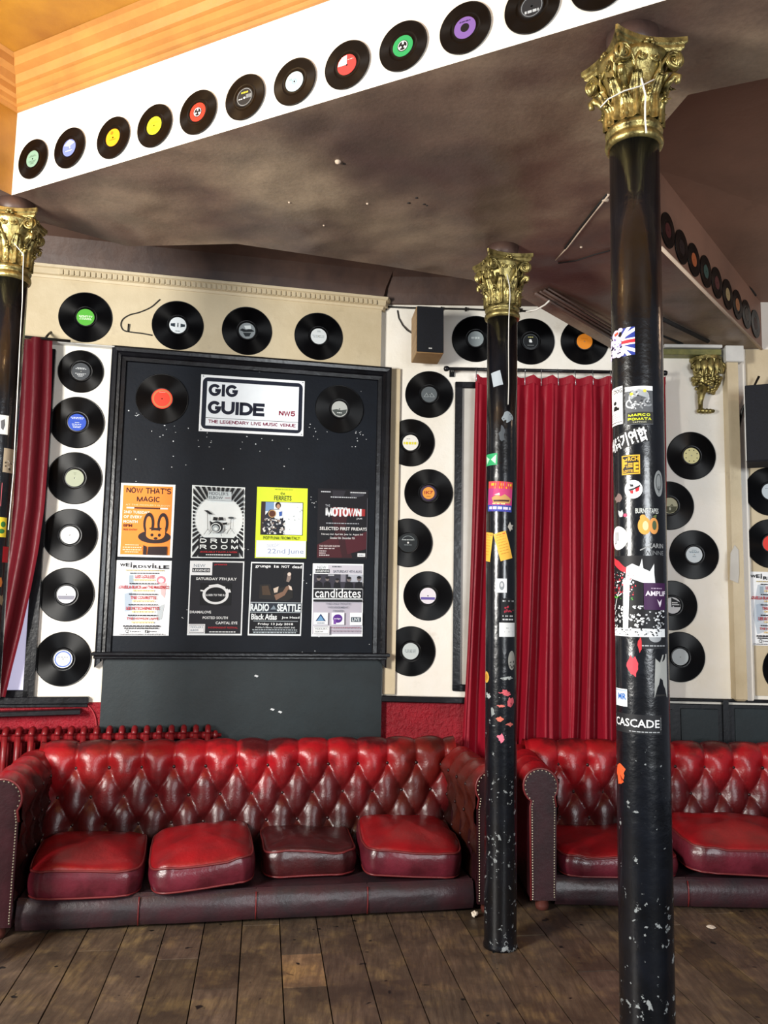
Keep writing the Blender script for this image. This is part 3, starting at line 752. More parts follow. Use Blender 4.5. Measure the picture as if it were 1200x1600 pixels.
for i, ch in enumerate('DRUM'): A.stroke(ch, .165 + i * .195, .735, .29 + i * .195, .795, WH, .24, 1.36)
for i, ch in enumerate('ROOM'): A.stroke(ch, .165 + i * .195, .82, .29 + i * .195, .88, WH, .24, 1.36)
A.text('AVAILABLE 7 DAYS A WEEK', .17, .908, .87, .93, '#d02a35', 1); A.smallprint(.28, .95, .76, .963, WH, 12, 4)
A.finish(o)
# 3 the ferrets
o, A = poster('poster', PA, Z7([(657, 106), (863, 113), (857, 398), (647, 396)]), BO, '#dff03a', 'acid yellow poster with a band photo and the words POP PUNK FROM ITALY', group='gig posters')
A.smallprint(.35, .022, .70, .034, '#98a52c', 8, 2)
A.text('the', .46, .06, .55, .105, '#30351c', .3); A.text('FERRETS', .34, .115, .68, .185, '#30351c', .8)
A.rect(.09, .205, .915, .675, '#20242c'); A.rect(.10, .212, .905, .668, '#f2fafc')
A.rect(.10, .212, .175, .668, '#3a2b2a'); A.rect(.175, .212, .34, .34, '#7fa0c8')
A.poly([(.17, .40), (.26, .32), (.44, .30), (.52, .38), (.55, .668), (.12, .668), (.14, .55)], '#2a2c38')
A.poly([(.30, .32), (.50, .31), (.53, .42), (.46, .47), (.36, .44)], '#dfe6ee'); A.disc(.42, .255, .055, .045, '#2c211e'); A.disc(.425, .27, .035, .032, '#b98e74')
A.disc(.31, .375, .075, .055, '#c9a06a'); A.disc(.31, .375, .062, .045, '#5c3326'); A.poly([(.44, .35), (.50, .34), (.5, .40), (.45, .41)], '#3b5fae')
A.blobs(.13, .44, .56, .665, ['#cfd3da', '#15161c', '#8e7c72', '#e8e6e0', '#22242c'], 22, .035, .022, 8); A.blobs(.60, .25, .89, .64, ['#8b9aa0', '#4d6a62'], 7, .008, .016, 9)
A.text('POP PUNK FROM ITALY', .15, .695, .86, .74, '#3a4418', .4, 0)
A.rect(.02, .755, .985, .99, '#eef2f4')
A.text('THURSDAY', .22, .80, .47, .85, '#b9c4d8', 0, -.02); A.text('22nd June', .24, .87, .94, .955, '#8f9ec2', 0)
A.finish(o)
# 4 motown jam
o, A = poster('poster', PA, Z7([(905, 113), (1110, 120), (1105, 402), (900, 400)]), BO, '#15131a', 'dark glossy poster with red tints reading SELECTED FIRST FRIDAYS', group='gig posters')
A.poly([(0.24, .3), (.6, .28), (.55, .6), (.7, .98), (.28, .98), (.35, .6)], '#3a1a20'); A.poly([(0.0, .80), (.4, .66), (.5, .98), (0, .98)], '#4a1d24'); A.poly([(.55, .72), (.98, .6), (.99, .85), (.6, .93)], '#4e1c26'); A.poly([(.28, .02), (.55, .02), (.5, .12), (.3, .14)], '#2d2b33'); A.poly([(.62, .03), (.95, .03), (.9, .09), (.66, .12)], '#3a3a42')
A.text('THE', .15, .225, .24, .255, '#b8bcc4'); A.poly([(.30, .26), (.94, .28), (.94, .38), (.30, .38)], '#a83030'); A.stroke('MOTOWN', .155, .262, .87, .395, '#eef1f4', .2, 1.4, .26)
A.text('JAM', .77, .405, .88, .435, '#d8dade', .5)
A.smallprint(.06, .035, .25, .052, '#c8ccd2', 6, 3); A.smallprint(.64, .035, .95, .05, '#d8dce0', 9, 6); A.smallprint(.25, .11, .76, .124, '#c8ccd2', 12, 7); A.smallprint(.17, .485, .82, .498, '#a8acb4', 14, 8)
A.text('SELECTED FIRST FRIDAYS', .045, .545, .985, .59, '#f2f2f2', .8)
A.text('February 2nd  April 6th  June 1st  August 3rd', .08, .635, .90, .665, '#e8e8ea', .4); A.text('October 5th  December 7th', .25, .685, .74, .715, '#e8e8ea', .4)
A.text("THE FIDDLERS ELBOW", .04, .805, .45, .83, '#e8d8d8', .5)
for i, (y, x) in enumerate(((.845, .37), (.88, .18), (.91, .17), (.94, .24))): A.smallprint(.04, y, x, y + .014, '#d0c4c6', 5, i)
A.rect(.80, .915, .955, .965, '#f0f2f4'); A.smallprint(.82, .935, .93, .948, '#9aa0aa', 4, 2); A.rect(.975, .12, .985, .98, '#55565e')
A.finish(o)
# 5 and 9 weirdsville
def weird(pl, quad, off, label):
    o, A = poster('poster', pl, quad, off, '#fafdff', label, group='gig posters')
    A.poly([(.20, .18), (.34, .16), (.4, .34), (.36, .55), (.4, .8), (.2, .85), (.12, .6), (.15, .38)], '#c9d3dc'); A.poly([(.24, .2), (.31, .2), (.32, .3), (.24, .3)], '#9fb0bd'); A.poly([(.17, .45), (.3, .42), (.3, .66), (.19, .68)], '#aebccb')
    A.disc(.82, .26, .085, .055, '#ee8f9c'); A.disc(.82, .265, .05, .03, '#fafdff'); A.poly([(.80, .30), (.92, .30), (.90, .50), (.83, .45)], '#f0c4c4'); A.poly([(.76, .62), (.9, .58), (.86, .78), (.78, .8)], '#c4ccd0')
    wd = [('W', .06, .16, .042, .082), ('E', .165, .235, .035, .085), ('i', .25, .275, .025, .095), ('R', .30, .385, .06, .105), ('D', .39, .475, .06, .10), ('S', .485, .545, .065, .10), ('V', .55, .63, .06, .105), ('i', .645, .67, .035, .105), ('L', .69, .755, .06, .105), ('L', .765, .835, .065, .11), ('E', .85, .955, .06, .11)]
    for ch, a, b, c, d in wd: A.text(ch, a, c, b, d, '#1c1c22', 1.8)
    A.smallprint(.17, .125, .87, .14, '#c7b789', 13, 1)
    rows = [('LES LOLLIES', .35, .70, .195), ('LOUELLA BLACK and THE MASONICS', .05, .97, .335), ('THE COURETTES', .28, .75, .475), ("LES KITSCHENETTE'S", .21, .81, .615), ("THE HOWLIN' JAWS", .23, .80, .755)]
    for i, (t, a, b, y) in enumerate(rows):
        A.smallprint(.25, y - .032, .78, y - .017, '#2c2c34', 11, i); A.text(t, a, y, b, y + .043, '#b81c2c', 1.6); A.smallprint(.32, y + .055, .72, y + .078, '#e9cf9a', 9, i + 7)
    A.smallprint(.17, .862, .84, .882, '#2c2c34', 12, 3); A.smallprint(.19, .892, .82, .908, '#2c2c34', 12, 4)
    A.ell(.25, .94, .028, .019, .008, '#1c1c22'); A.rect(.57, .925, .625, .96, '#1c1c22'); A.text('f', .588, .932, .612, .958, '#fafdff', 1.5); A.smallprint(.30, .935, .49, .946, '#44444c', 5, 1); A.smallprint(.64, .935, .80, .946, '#44444c', 4, 2)
    A.smallprint(.11, .975, .91, .984, '#55555c', 16, 5); A.finish(o)
weird(PA, Z7([(85, 405), (309, 408), (296, 713), (70, 713)]), BO, 'white poster with red band names headed WEIRDSVILLE, on the notice board')
weird(PB, [(1167.5, 893), (1249, 895), (1247, 1010), (1167, 1008)], .008, 'white WEIRDSVILLE poster on the cream wall at the right edge, cut by the frame')
# 6 new legends
def elbow_box(A, x0, y0, x1, y1, c='#6c8090'):
    A.rect(x0, y0, x1, y1, '#fafdff'); w_ = x1 - x0; h_ = y1 - y0
    A.line([(x0 + .06 * w_, y0 + .12 * h_), (x1 - .06 * w_, y0 + .12 * h_), (x1 - .06 * w_, y1 - .1 * h_), (x0 + .06 * w_, y1 - .1 * h_)], .008, '#1d2630', .006, True)
    A.text("FIDDLER'S", x0 + .13 * w_, y0 + .22 * h_, x1 - .12 * w_, y0 + .44 * h_, c, .4); A.text('ELBOW', x0 + .13 * w_, y0 + .55 * h_, x0 + .62 * w_, y0 + .75 * h_, c, .4)
o, A = poster('poster', PA, Z7([(384, 407), (605, 410), (594, 712), (371, 711)]), BO, '#f6fbfd', 'dark poster with a white painted ring reading SATURDAY 7TH JULY', group='gig posters')
A.rect(.022, .018, .975, .978, '#1f1f26'); A.rect(.0, .0, .41, .195, '#fafdff'); A.text('NEW', .07, .045, .28, .085, '#7f8c98', .2); A.rect(.045, .10, .37, .155, '#15171d'); A.text('LEGENDS', .06, .112, .36, .143, '#fafdff', 1)
A.text('presents', .45, .035, .68, .065, '#c22834', .8); A.text('SATURDAY 7TH JULY', .12, .225, .87, .27, '#f4f6f6', 1.2)
A.rect(.205, .30, .78, .60, '#0c0d12')
A.ell(.49, .455, .215, .115, .05, '#f0f3f4', .03, 36); A.line([(.30, .43), (.26, .405), (.21, .40)], .03, '#f0f3f4', .02); A.line([(.68, .39), (.72, .41), (.76, .40)], .07, '#f0f3f4', .045); A.line([(.36, .34), (.52, .32), (.66, .36)], .03, '#f0f3f4', .02)
A.text('CLOSER TO THE SUN', .285, .447, .70, .475, '#f0f3f4', 1)
for t, a, b, y in (('DRAMALOVE', .035, .42, .672), ('POSTED SOUTH', .27, .73, .747), ('CAPITAL EYE', .51, .91, .815)): A.text(t, a, y, b, y + .036, '#f0f3f4', 1.2)
elbow_box(A, .02, .85, .32, .975); A.text('INDEPENDENT FESTIVAL', .38, .885, .92, .908, '#c8303a', .6); A.smallprint(.40, .945, .88, .96, '#e0e4e6', 11, 5)
A.finish(o)
# 7 grunge is not dead
o, A = poster('poster', PA, Z7([(632, 412), (847, 416), (835, 714), (618, 712)]), BO, '#f4fafc', 'dark poster with a man singing, reading RADIO SEATTLE', group='gig posters')
A.rect(.022, .018, .978, .978, '#0c0e16')
for i, (t, a, b, y0, y1) in enumerate((('grunge', .085, .375, .045, .085), ('is', .435, .53, .038, .075), ('NOT', .58, .73, .04, .075), ('dead', .78, .965, .038, .078))): A.text(t, a, y0, b, y1, '#fafdff', .8)
A.poly([(.18, .31), (.38, .30), (.42, .40), (.52, .36), (.68, .33), (.80, .36), (.82, .48), (.70, .53), (.18, .50)], '#22201f'); A.disc(.70, .19, .085, .09, '#17151a'); A.poly([(.71, .14), (.76, .16), (.765, .22), (.73, .27), (.68, .26), (.69, .2)], '#8a7a72'); A.disc(.73, .16, .035, .025, '#d8c8bc'); A.poly([(.62, .26), (.72, .27), (.72, .29), (.62, .29)], '#0c0e16')
A.poly([(.22, .33), (.34, .32), (.4, .45), (.24, .45)], '#4a3a2c'); A.poly([(.44, .36), (.54, .33), (.52, .41), (.46, .42)], '#c8b8a8'); A.poly([(.46, .45), (.62, .40), (.68, .33), (.74, .31), (.80, .38), (.72, .37), (.66, .45), (.50, .52)], '#7c5f4e'); A.poly([(.72, .31), (.78, .33), (.80, .38), (.75, .37)], '#d8c8bc')
A.rect(.022, .555, .978, .68, '#232a36'); A.rect(.022, .548, .978, .556, '#b8c4cc'); A.rect(.022, .68, .978, .688, '#b8c4cc')
A.text('RADIO', .025, .568, .375, .672, '#dfe9ec', 2.2); A.text('SEATTLE', .525, .568, .972, .672, '#dfe9ec', 2.2); A.poly([(.40, .645), (.45, .6), (.455, .585), (.475, .6), (.51, .645)], '#7d8c98')
A.text('Black Atlas', .05, .705, .53, .785, '#e8eef0', 1.6); A.text('Joe Head', .62, .735, .955, .775, '#e8eef0', .8); A.rect(.09, .80, .93, .806, '#aab6be')
A.text('Friday 13 July 2018', .18, .828, .84, .862, '#fafdff', .8); A.text("Fiddler's Elbow, Camden NW5 3HS", .14, .878, .88, .903, '#dfe6ea', .5); A.smallprint(.08, .914, .92, .926, '#b8c4cc', 18, 8); A.rect(.09, .938, .93, .942, '#aab6be'); A.smallprint(.10, .952, .90, .962, '#b8c4cc', 16, 9)
A.finish(o)
# 8 candidates
o, A = poster('poster', PA, Z7([(884, 418), (1090, 421), (1086, 716), (877, 716)]), BO, '#f8fcff', 'pale lilac poster with a group photo reading candidates', group='gig posters')
A.rect(.02, .53, .98, .97, '#bdb9c6'); A.rect(.30, .02, .98, .14, '#cfcdd8')
A.text('NEW', .09, .035, .26, .075, '#8d98a2', .2); A.rect(.05, .078, .33, .13, '#15171d'); A.text('LEGENDS', .06, .09, .32, .12, '#e8eef0', 1); A.smallprint(.38, .035, .56, .05, '#5a6068', 4, 1); A.text('SATURDAY 4TH AUG', .40, .09, .965, .125, '#6c727e', .8)
A.rect(.02, .145, .98, .345, '#3b3a45'); A.rect(.55, .145, .65, .25, '#8a8996'); A.rect(.70, .145, .98, .25, '#b7bcc8'); A.rect(.3, .15, .42, .17, '#b0b4bc')
for cx, cy, sx in ((.12, .205, .04), (.285, .215, .035), (.48, .235, .032), (.71, .215, .04), (.91, .205, .04)):
    A.poly([(cx - 2.2 * sx, .345), (cx - 1.7 * sx, .265), (cx, .24), (cx + 1.7 * sx, .265), (cx + 2.2 * sx, .345)], '#15161c'); A.disc(cx, cy, sx, sx * .85, '#7c7270'); A.disc(cx, cy - .018, sx * 1.02, sx * .5, '#1b1a1e')
A.rect(.02, .345, .98, .485, '#16171d'); A.rect(.02, .343, .98, .352, '#e8eef0'); A.rect(.02, .478, .98, .487, '#e8eef0'); A.text('candidates', .05, .342, .95, .47, '#f8fcff', .4); A.rect(.02, .495, .98, .527, '#1b1c22')
for t, a, b, y in (('THE ONLY ROUTE', .26, .74, .54), ('WONDERMENT', .30, .71, .588), ('FOXER', .41, .61, .636)): A.text(t, a, y, b, y + .028, '#7f8492', .5)
A.rect(.03, .675, .31, .84, '#fafdff'); A.rect(.38, .675, .63, .84, '#fafdff'); A.rect(.74, .675, .985, .845, '#fafdff')
A.poly([(.17, .69), (.27, .79), (.07, .79)], '#23406c'); A.poly([(.17, .715), (.235, .785), (.10, .785)], '#6ea0cc'); A.disc(.50, .755, .092, .058, '#5b2d90'); A.rect(.42, .75, .47, .83, '#7a4aa8'); A.text('indigo', .435, .745, .56, .77, '#fafdff', .6); A.rect(.76, .735, .955, .80, '#3a4a58'); A.text('LIVE', .78, .745, .93, .79, '#dfe8ec', 1); A.smallprint(.10, .81, .24, .822, '#7a8a9a', 5, 3)
A.smallprint(.38, .87, .95, .885, '#a07888', 12, 4); A.smallprint(.38, .915, .93, .93, '#a89aa8', 11, 5); elbow_box(A, .03, .855, .34, .975, '#3a4650')
A.finish(o)
# gig guide sign
q = [(300 + x / 6.316, 580 + y / 6.316) for x, y in ((92, 33), (1112, 100), (1097, 643), (65, 592))]
sign, A = poster('sign', PA, q, BO + .002, '#fafdff', 'white street-sign style plate reading GIG GUIDE with a rounded navy border', 'sign', th=.004)
def rrect(x0, y0, x1, y1, rx, ry, n=6):
    out = []
    for cx, cy, a in ((x1 - rx, y0 + ry, -pi / 2), (x1 - rx, y1 - ry, 0), (x0 + rx, y1 - ry, pi / 2), (x0 + rx, y0 + ry, pi)):
        out += [(cx + rx * math.cos(a + pi / 2 * k / n), cy + ry * math.sin(a + pi / 2 * k / n)) for k in range(n + 1)]
    return out
A.poly(rrect(.018, .045, .982, .955, .05, .09), '#141a2c'); A.rect(.06, .115, .945, .895, '#f4faff')
A.stroke('GIG', .075, .155, .355, .37, '#10152a', .25, .56); A.stroke('GUIDE', .075, .455, .615, .685, '#10152a', .25, .56); A.stroke('NW5', .755, .56, .915, .655, '#8e1c3c', .22, .56)
A.rect(.06, .755, .945, .763, '#10152a'); A.stroke('THE LEGENDARY LIVE MUSIC VENUE', .085, .79, .92, .85, '#8a3050', .19, .56)
for u, v in ((.02, .03), (.98, .03), (.02, .97), (.98, .97)): A.disc(u, v, .006, .011, '#8a9096', 10)
A.finish(sign)

# ================================================================== RECORDS
def disc_mesh(rr, lab):
    t = .0016
    pr = [(.0036, t), (lab, t), (lab + .001, t * .7), (lab + .012, t * .7), (lab + .013, t)]
    pr += [(lab + .0145, t), (lab + .03, t), (rr - .012, t), (rr - .0045, t), (rr - .0038, t)]
    pr += [(rr - .0025, t * 1.5), (rr - .0008, t * 1.4), (rr, 0), (rr - .001, -t), (.0036, -t)]
    mb = MB(); mb.lathe([(r_, -h) for r_, h in pr], 72, 'y', cap=False)
    return mb.mesh('vinyl_disc', [M_vinyl])
ME12, ME10, ME7 = disc_mesh(.151, .0505), disc_mesh(.127, .0505), disc_mesh(.0875, .0375)
def label_mesh(r0, r1, c):
    mb = MB(); mb.lathe([(r0, -.0016), (r0, -.0021), (r1, -.0021), (r1, -.0016)], 40, 'y', smooth=False, cap=False); return mb.mesh('paper_label', [ink(c)])
def record(pl, px, py, kind, lc, label, group, style=None, spin=0, off=.003, lr=None, tilt=0):
    c = pl.at(px, py, off + .002)
    me = {12: ME12, 10: ME10, 7: ME7}[kind]
    o = place('vinyl_record', me, None, c, pl.rz); tag(o, label, 'record', group)
    o.rotation_euler = (tilt, spin, pl.rz)
    r1 = lr or (.0365 if kind == 7 else .0495)
    lb = place('paper_label', label_mesh(.0036, r1, lc), o)
    A = Art(lambda u, v, z: ((u - .5) * 2 * r1, -.0021 - z, (.5 - v) * 2 * r1), .0002, .0001)
    if style: style(A); A.finish(lb)
    return o
def printed(c, seed=1, lines=((.28, .22), (.34, .3), (.62, .3), (.70, .2), (.78, .14))):
    def f(A):
        for i, (y, hw) in enumerate(lines): A.smallprint(.5 - hw, y, .5 + hw, y + .035, c, 5, seed + i)
    return f
GL, GT, GR, GC, GQ, GC2 = 'records down the left of the board', 'records in the row over the board', 'records down the right of the board', 'records over the curtain rail', 'records on the white pier at right', 'records on the cream wall at right'
def st_photo(a, b, c):
    def f(A): A.poly([(.05, .5), (.2, .38), (.45, .45), (.7, .35), (.95, .5), (.8, .55), (.3, .6)], a); A.poly([(.3, .2), (.7, .15), (.75, .38), (.4, .4)], b); A.poly([(.25, .65), (.75, .62), (.65, .85), (.4, .88)], c)
    return f
def st_ring(a, b):
    def f(A): A.ell(.5, .5, .42, .42, .07, a); b(A)
    return f
# left of the board, top to bottom
record(PA, 133.7, 495.8, 12, '#58b13c', 'record with a green label, topmost at the upper left of the wall', GL, printed('#e8f4dc', 1, ((.40, .38), (.46, .36), (.55, .3), (.62, .34))))
record(PA, 126.3, 580.3, 10, '#45484c', 'smaller ten-inch record with a dark grey label below the green one', GL, printed('#cfd2d4', 2))
record(PA, 120.5, 660, 12, '#2b4fb8', 'record with a royal blue label beside the left curtain', GL, printed('#dfe6f8', 3, ((.2, .36), (.27, .3), (.5, .12), (.6, .28), (.7, .24), (.78, .2))), off=.004)
record(PA, 116.8, 747, 12, '#a9af97', 'record with a plain sage-grey label, left of the orange poster', GL, printed('#8a8f78', 4, ((.18, .08), (.26, .05))))
record(PA, 109.3, 836.2, 12, '#f1f1ee', 'record with a blank white label, left column, third from the bottom', GL, None)
record(PA, 103.8, 929, 12, '#eceaf0', 'record with a white label crossed by a grey band, left of the white poster', GL, lambda A: A.poly([(.03, .56), (.97, .56), (.90, .78), (.10, .78)], '#8f8f9c'))
record(PA, 98.6, 1029.8, 12, '#eceff2', 'record with a white label ringed in blue, by the left end of the ledge', GL, st_ring('#5a78c8', printed('#46506a', 6, ((.38, .3),))))
# row over the board
record(PA, 277.9, 508.4, 12, '#dfe6ea', 'record with a white label bearing two dark bracket shapes, over the board', GT, lambda A: (A.poly([(.08, .42), (.34, .38), (.34, .62), (.08, .56)], '#28343e'), A.poly([(.92, .42), (.66, .38), (.66, .62), (.92, .56)], '#28343e'), A.rect(.47, .36, .53, .62, '#28343e'), A.smallprint(.36, .84, .64, .88, '#5a666e', 4, 1)))
record(PA, 386.1, 516.9, 12, '#8a9296', 'record with a black and white picture label, above the sign', GT, st_photo('#1a2024', '#d8e0e2', '#22282c'))
record(PA, 498, 525.5, 12, '#d5dbdd', 'record with a pale silver label, right end of the row over the board', GT, printed('#8c979c', 9, ((.14, .1), (.2, .12), (.45, .4), (.55, .34))))
# on the board
record(PA, 253.2, 623.1, 12, '#e8442f', 'record with a scarlet label ringed in tan, on the board left of the sign', 'records on the board', st_ring('#c07848', printed('#f2a090', 10, ((.16, .14),))), off=.0085, lr=.060)
record(PA, 530.5, 639.1, 12, '#b9bcb8', 'record with a grey misty landscape label, on the board right of the sign', 'records on the board', lambda A: (A.poly([(.03, .6), (.3, .52), (.6, .58), (.97, .5), (.9, .75), (.6, .95), (.3, .92)], '#4c5250'), A.smallprint(.35, .72, .65, .77, '#e8ece8', 3, 1)), off=.0085)
# right of the board
record(PB, 670.5, 616.3, 12, '#5d6468', 'record with a grey label showing two outlined triangles', GR, lambda A: (A.line([(.18, .66), (.34, .42), (.46, .66)], .03, '#c8d0d2', closed=True), A.line([(.54, .66), (.66, .42), (.84, .66)], .03, '#c8d0d2', closed=True)))
record(PB, 641.4, 691.7, 12, '#f4f2ea', 'record with a white label carrying a yellow word', GR, lambda A: (A.smallprint(.06, .46, .94, .62, '#e8dc3a', 6, 1), A.smallprint(.25, .25, .5, .28, '#777777', 3, 2)))
record(PB, 669.6, 770.5, 12, '#3f2f4c', 'record with an orange label in a dark violet ring', GR, lambda A: (A.disc(.5, .5, .38, .38, '#f0a448'), A.text('!K7', .22, .36, .78, .56, '#a82c30', 1.5, -.03), A.smallprint(.38, .7, .62, .73, '#7a3a28', 3, 1)))
record(PB, 637.6, 848, 12, '#20262a', 'scratched record with a charcoal label and silver print', GR, lambda A: (A.ell(.5, .5, .36, .36, .02, '#9aa4a8', a0=3.5, a1=5.9), A.smallprint(.2, .32, .8, .37, '#b8c0c2', 6, 1), A.smallprint(.3, .6, .7, .64, '#8a9498', 5, 2), A.disc(.5, .5, .05, .05, '#e8e8e8')), lr=.058)
record(PB, 668.6, 931, 12, '#eeeaf2', 'record with a white label crossed by a violet band', GR, lambda A: (A.rect(.06, .58, .94, .74, '#6c5fae'), A.disc(.5, .5, .04, .04, '#222222')))
record(PB, 641.5, 1017.5, 12, '#c9d3d4', 'record with a pale blue-grey label by the right end of the ledge', GR, printed('#8c989c', 13, ((.4, .36), (.48, .36), (.56, .3))))
# over the curtain rail
record(PB, 743.3, 529.5, 12, '#8d9698', 'record with a grey label beside the wooden loudspeaker', GC, lambda A: A.smallprint(.2, .38, .8, .5, '#c8d0d0', 4, 2))
record(PB, 829, 533.5, 12, '#15181b', 'record with a black label and white letter, right of the middle column', GC, lambda A: (A.text('a', .40, .36, .60, .58, '#eef0f0', 2.5), A.smallprint(.34, .2, .66, .25, '#b8b46a', 3, 1), A.smallprint(.3, .74, .7, .77, '#9aa0a2', 5, 3), A.ell(.5, .5, .46, .46, .02, '#5a6064')))
record(PB, 913.3, 533.6, 12, '#f0922c', 'record with a plain orange label half hidden by the sloping beam', GC, lambda A: A.smallprint(.3, .3, .7, .33, '#c87420', 4, 1))
# white pier at right
def dots(A):
    for k in range(8): A.disc(.5 + .37 * math.cos(k * pi / 4 + .4), .5 + .37 * math.sin(k * pi / 4 + .4), .035, .035, '#3c3a28', 10)
record(PB, 1080.3, 712.1, 12, '#ece4a8', 'record with a cream label ringed with dark dots, below the gold bracket', GQ, dots)
record(PB, 1046, 790, 12, '#c8c6a4', 'record with a sepia landscape label, partly behind the near column', GQ, lambda A: (A.poly([(.02, .55), (.98, .55), (.85, .86), (.5, .98), (.15, .86)], '#5c5c44'), A.poly([(.5, .50), (.66, .40), (.76, .54)], '#6a6a50'), A.disc(.52, .7, .06, .1, '#cfd0b8')))
record(PB, 1084.6, 866.7, 12, '#dde6ea', 'record with a pale blue-white label and small print, on the white pier', GQ, printed('#6f8894', 15, ((.2, .14), (.3, .3), (.36, .28), (.6, .1))))
record(PB, 1050.8, 946, 12, '#e8eaea', 'record with a white label overprinted by black blocks, partly behind the near column', GQ, lambda A: (A.poly([(.42, .02), (.98, .3), (.99, .6), (.42, .6)], '#17181c'), A.rect(.46, .30, .80, .36, '#e8eaea'), A.rect(.46, .42, .9, .48, '#e8eaea'), A.rect(.5, .54, .58, .62, '#e8eaea')))
record(PB, 1062.7, 1026.5, 12, '#c4cdce', 'record with a plain silver-grey label, lowest on the white pier', GQ, None)
record(PB, 1203, 768, 12, '#c8d2d8', 'record with a pale blue label under the black loudspeaker, cut by the frame', GC2, printed('#78868e', 17, ((.3, .3),)), off=.008)
record(PB, 1204.5, 849.5, 12, '#e8453c', 'record with a bright red label above the right-hand poster, cut by the frame', GC2, None, off=.008)
record(PB, 1231, 1046, 12, '#d8d8d0', 'record at the right edge of the photo under the right-hand poster', GC2, None, off=.008)
# seven-inch singles on the white bulkhead
GB = 'singles along the white bulkhead'
def adaptor(c):
    return lambda A: (A.disc(.5, .5, .27, .27, '#16161a'), [A.line([(.5 + .07 * math.cos(a), .5 + .07 * math.sin(a)), (.5 + .23 * math.cos(a), .5 + .23 * math.sin(a))], .09, c) for a in (.6, 2.7, 4.8)], A.ell(.5, .5, .22, .22, .03, c))
B1 = [(51.3, 248.5, '#7fa08c', 'single with a sage green label and a chipped rim, leftmost on the bulkhead', printed('#56705e', 1)),
      (108.5, 231.3, '#7482c6', 'single with a periwinkle label with a white wedge, on the bulkhead', lambda A: (A.poly([(.1, .3), (.5, .02), (.9, .25), (.5, .42)], '#e4e6f2'), A.disc(.55, .5, .05, .05, '#f4f4f4'), A.smallprint(.25, .65, .75, .7, '#d0d6f0', 4, 1))),
      (176.8, 215.3, '#f2a11e', 'single with a marigold orange label, on the bulkhead', lambda A: (A.disc(.42, .22, .1, .1, '#c87812'), A.smallprint(.28, .6, .72, .64, '#b86a10', 4, 1))),
      (241.3, 196.7, '#e6dc2a', 'single with a lemon yellow label, on the bulkhead', printed('#b8ac1c', 2)),
      (309.3, 175.6, '#e23a28', 'single with a red label and a white adaptor in its hole', adaptor('#f0f0f0')),
      (382.6, 152, '#26282a', 'single with a charcoal label and yellow and white print', lambda A: (A.smallprint(.3, .22, .7, .3, '#e8d83a', 3, 1), A.ell(.5, .5, .44, .44, .03, '#8a8e90'), A.smallprint(.14, .55, .4, .6, '#c8ccce', 3, 2), A.smallprint(.6, .4, .9, .6, '#8a8e90', 4, 3), A.disc(.5, .55, .06, .06, '#f0f0f0'))),
      (460.3, 127.8, '#bcd4da', 'single with a powder blue target label, on the bulkhead', lambda A: (A.ell(.5, .5, .30, .30, .10, '#e8f0f2'), A.ell(.5, .5, .12, .12, .05, '#8fb0b8'), A.rect(.2, .3, .36, .42, '#8fa8ae'))),
      (542.2, 101.5, '#e5423e', 'single with a coral red label with one white quarter', lambda A: (A.poly([(.02, .5), (.07, .28), (.25, .08), (.5, .02), (.5, .5)], '#eef0f2'), A.smallprint(.45, .25, .85, .29, '#f0b0a8', 4, 1), A.disc(.5, .52, .05, .05, '#22191a'))),
      (629.7, 72.3, '#2f9a58', 'single with an emerald label and a white adaptor in its hole', adaptor('#dfe4e2')),
      (726.7, 43.8, '#7a5a9e', 'single with a violet label and an open centre', lambda A: (A.disc(.5, .5, .2, .2, '#101014'), A.smallprint(.25, .18, .75, .24, '#3c2a56', 4, 1))),
      (831, 10.5, '#24262a', 'single with a black label and silver lettering, cut by the top of the photo', lambda A: (A.smallprint(.2, .66, .8, .78, '#aeb4b8', 4, 1), A.ell(.5, .5, .44, .44, .03, '#7c8286'))),
      (936.5, -27.5, '#5a5c60', 'single at the right end of the bulkhead, mostly out of the photo', None)]
for px, py, lc, lab, stl in B1: record(PF, px, py, 7, lc, lab, GB, stl, off=.004)
GD = 'singles along the rust bulkhead'
B2 = [(1043.5, 360, '#4a2020', 'single with a dark maroon label, first beside the near column'), (1065, 386, '#241a1a', 'single with a blackish label, second from the near column'), (1084.2, 406, '#b06038', 'single with a large terracotta label on the rust bulkhead'),
      (1103, 424.3, '#3c5650', 'single with a dull teal label on the rust bulkhead'), (1120.2, 442, '#5a3230', 'single with a brown-red label on the rust bulkhead'), (1137, 460, '#a8946a', 'single with a pale tan label on the rust bulkhead'),
      (1152.2, 476, '#a06a44', 'single with a caramel label on the rust bulkhead'), (1166.4, 491, '#4c4640', 'single with a grey-brown label, second from the far end of the rust bulkhead'), (1180.5, 506, '#3a2824', 'single with a dark brown label, at the far end of the rust bulkhead')]
for i, (px, py, lc, lab) in enumerate(B2): record(PD, px, py, 7, lc, lab, GD, None, off=.004)
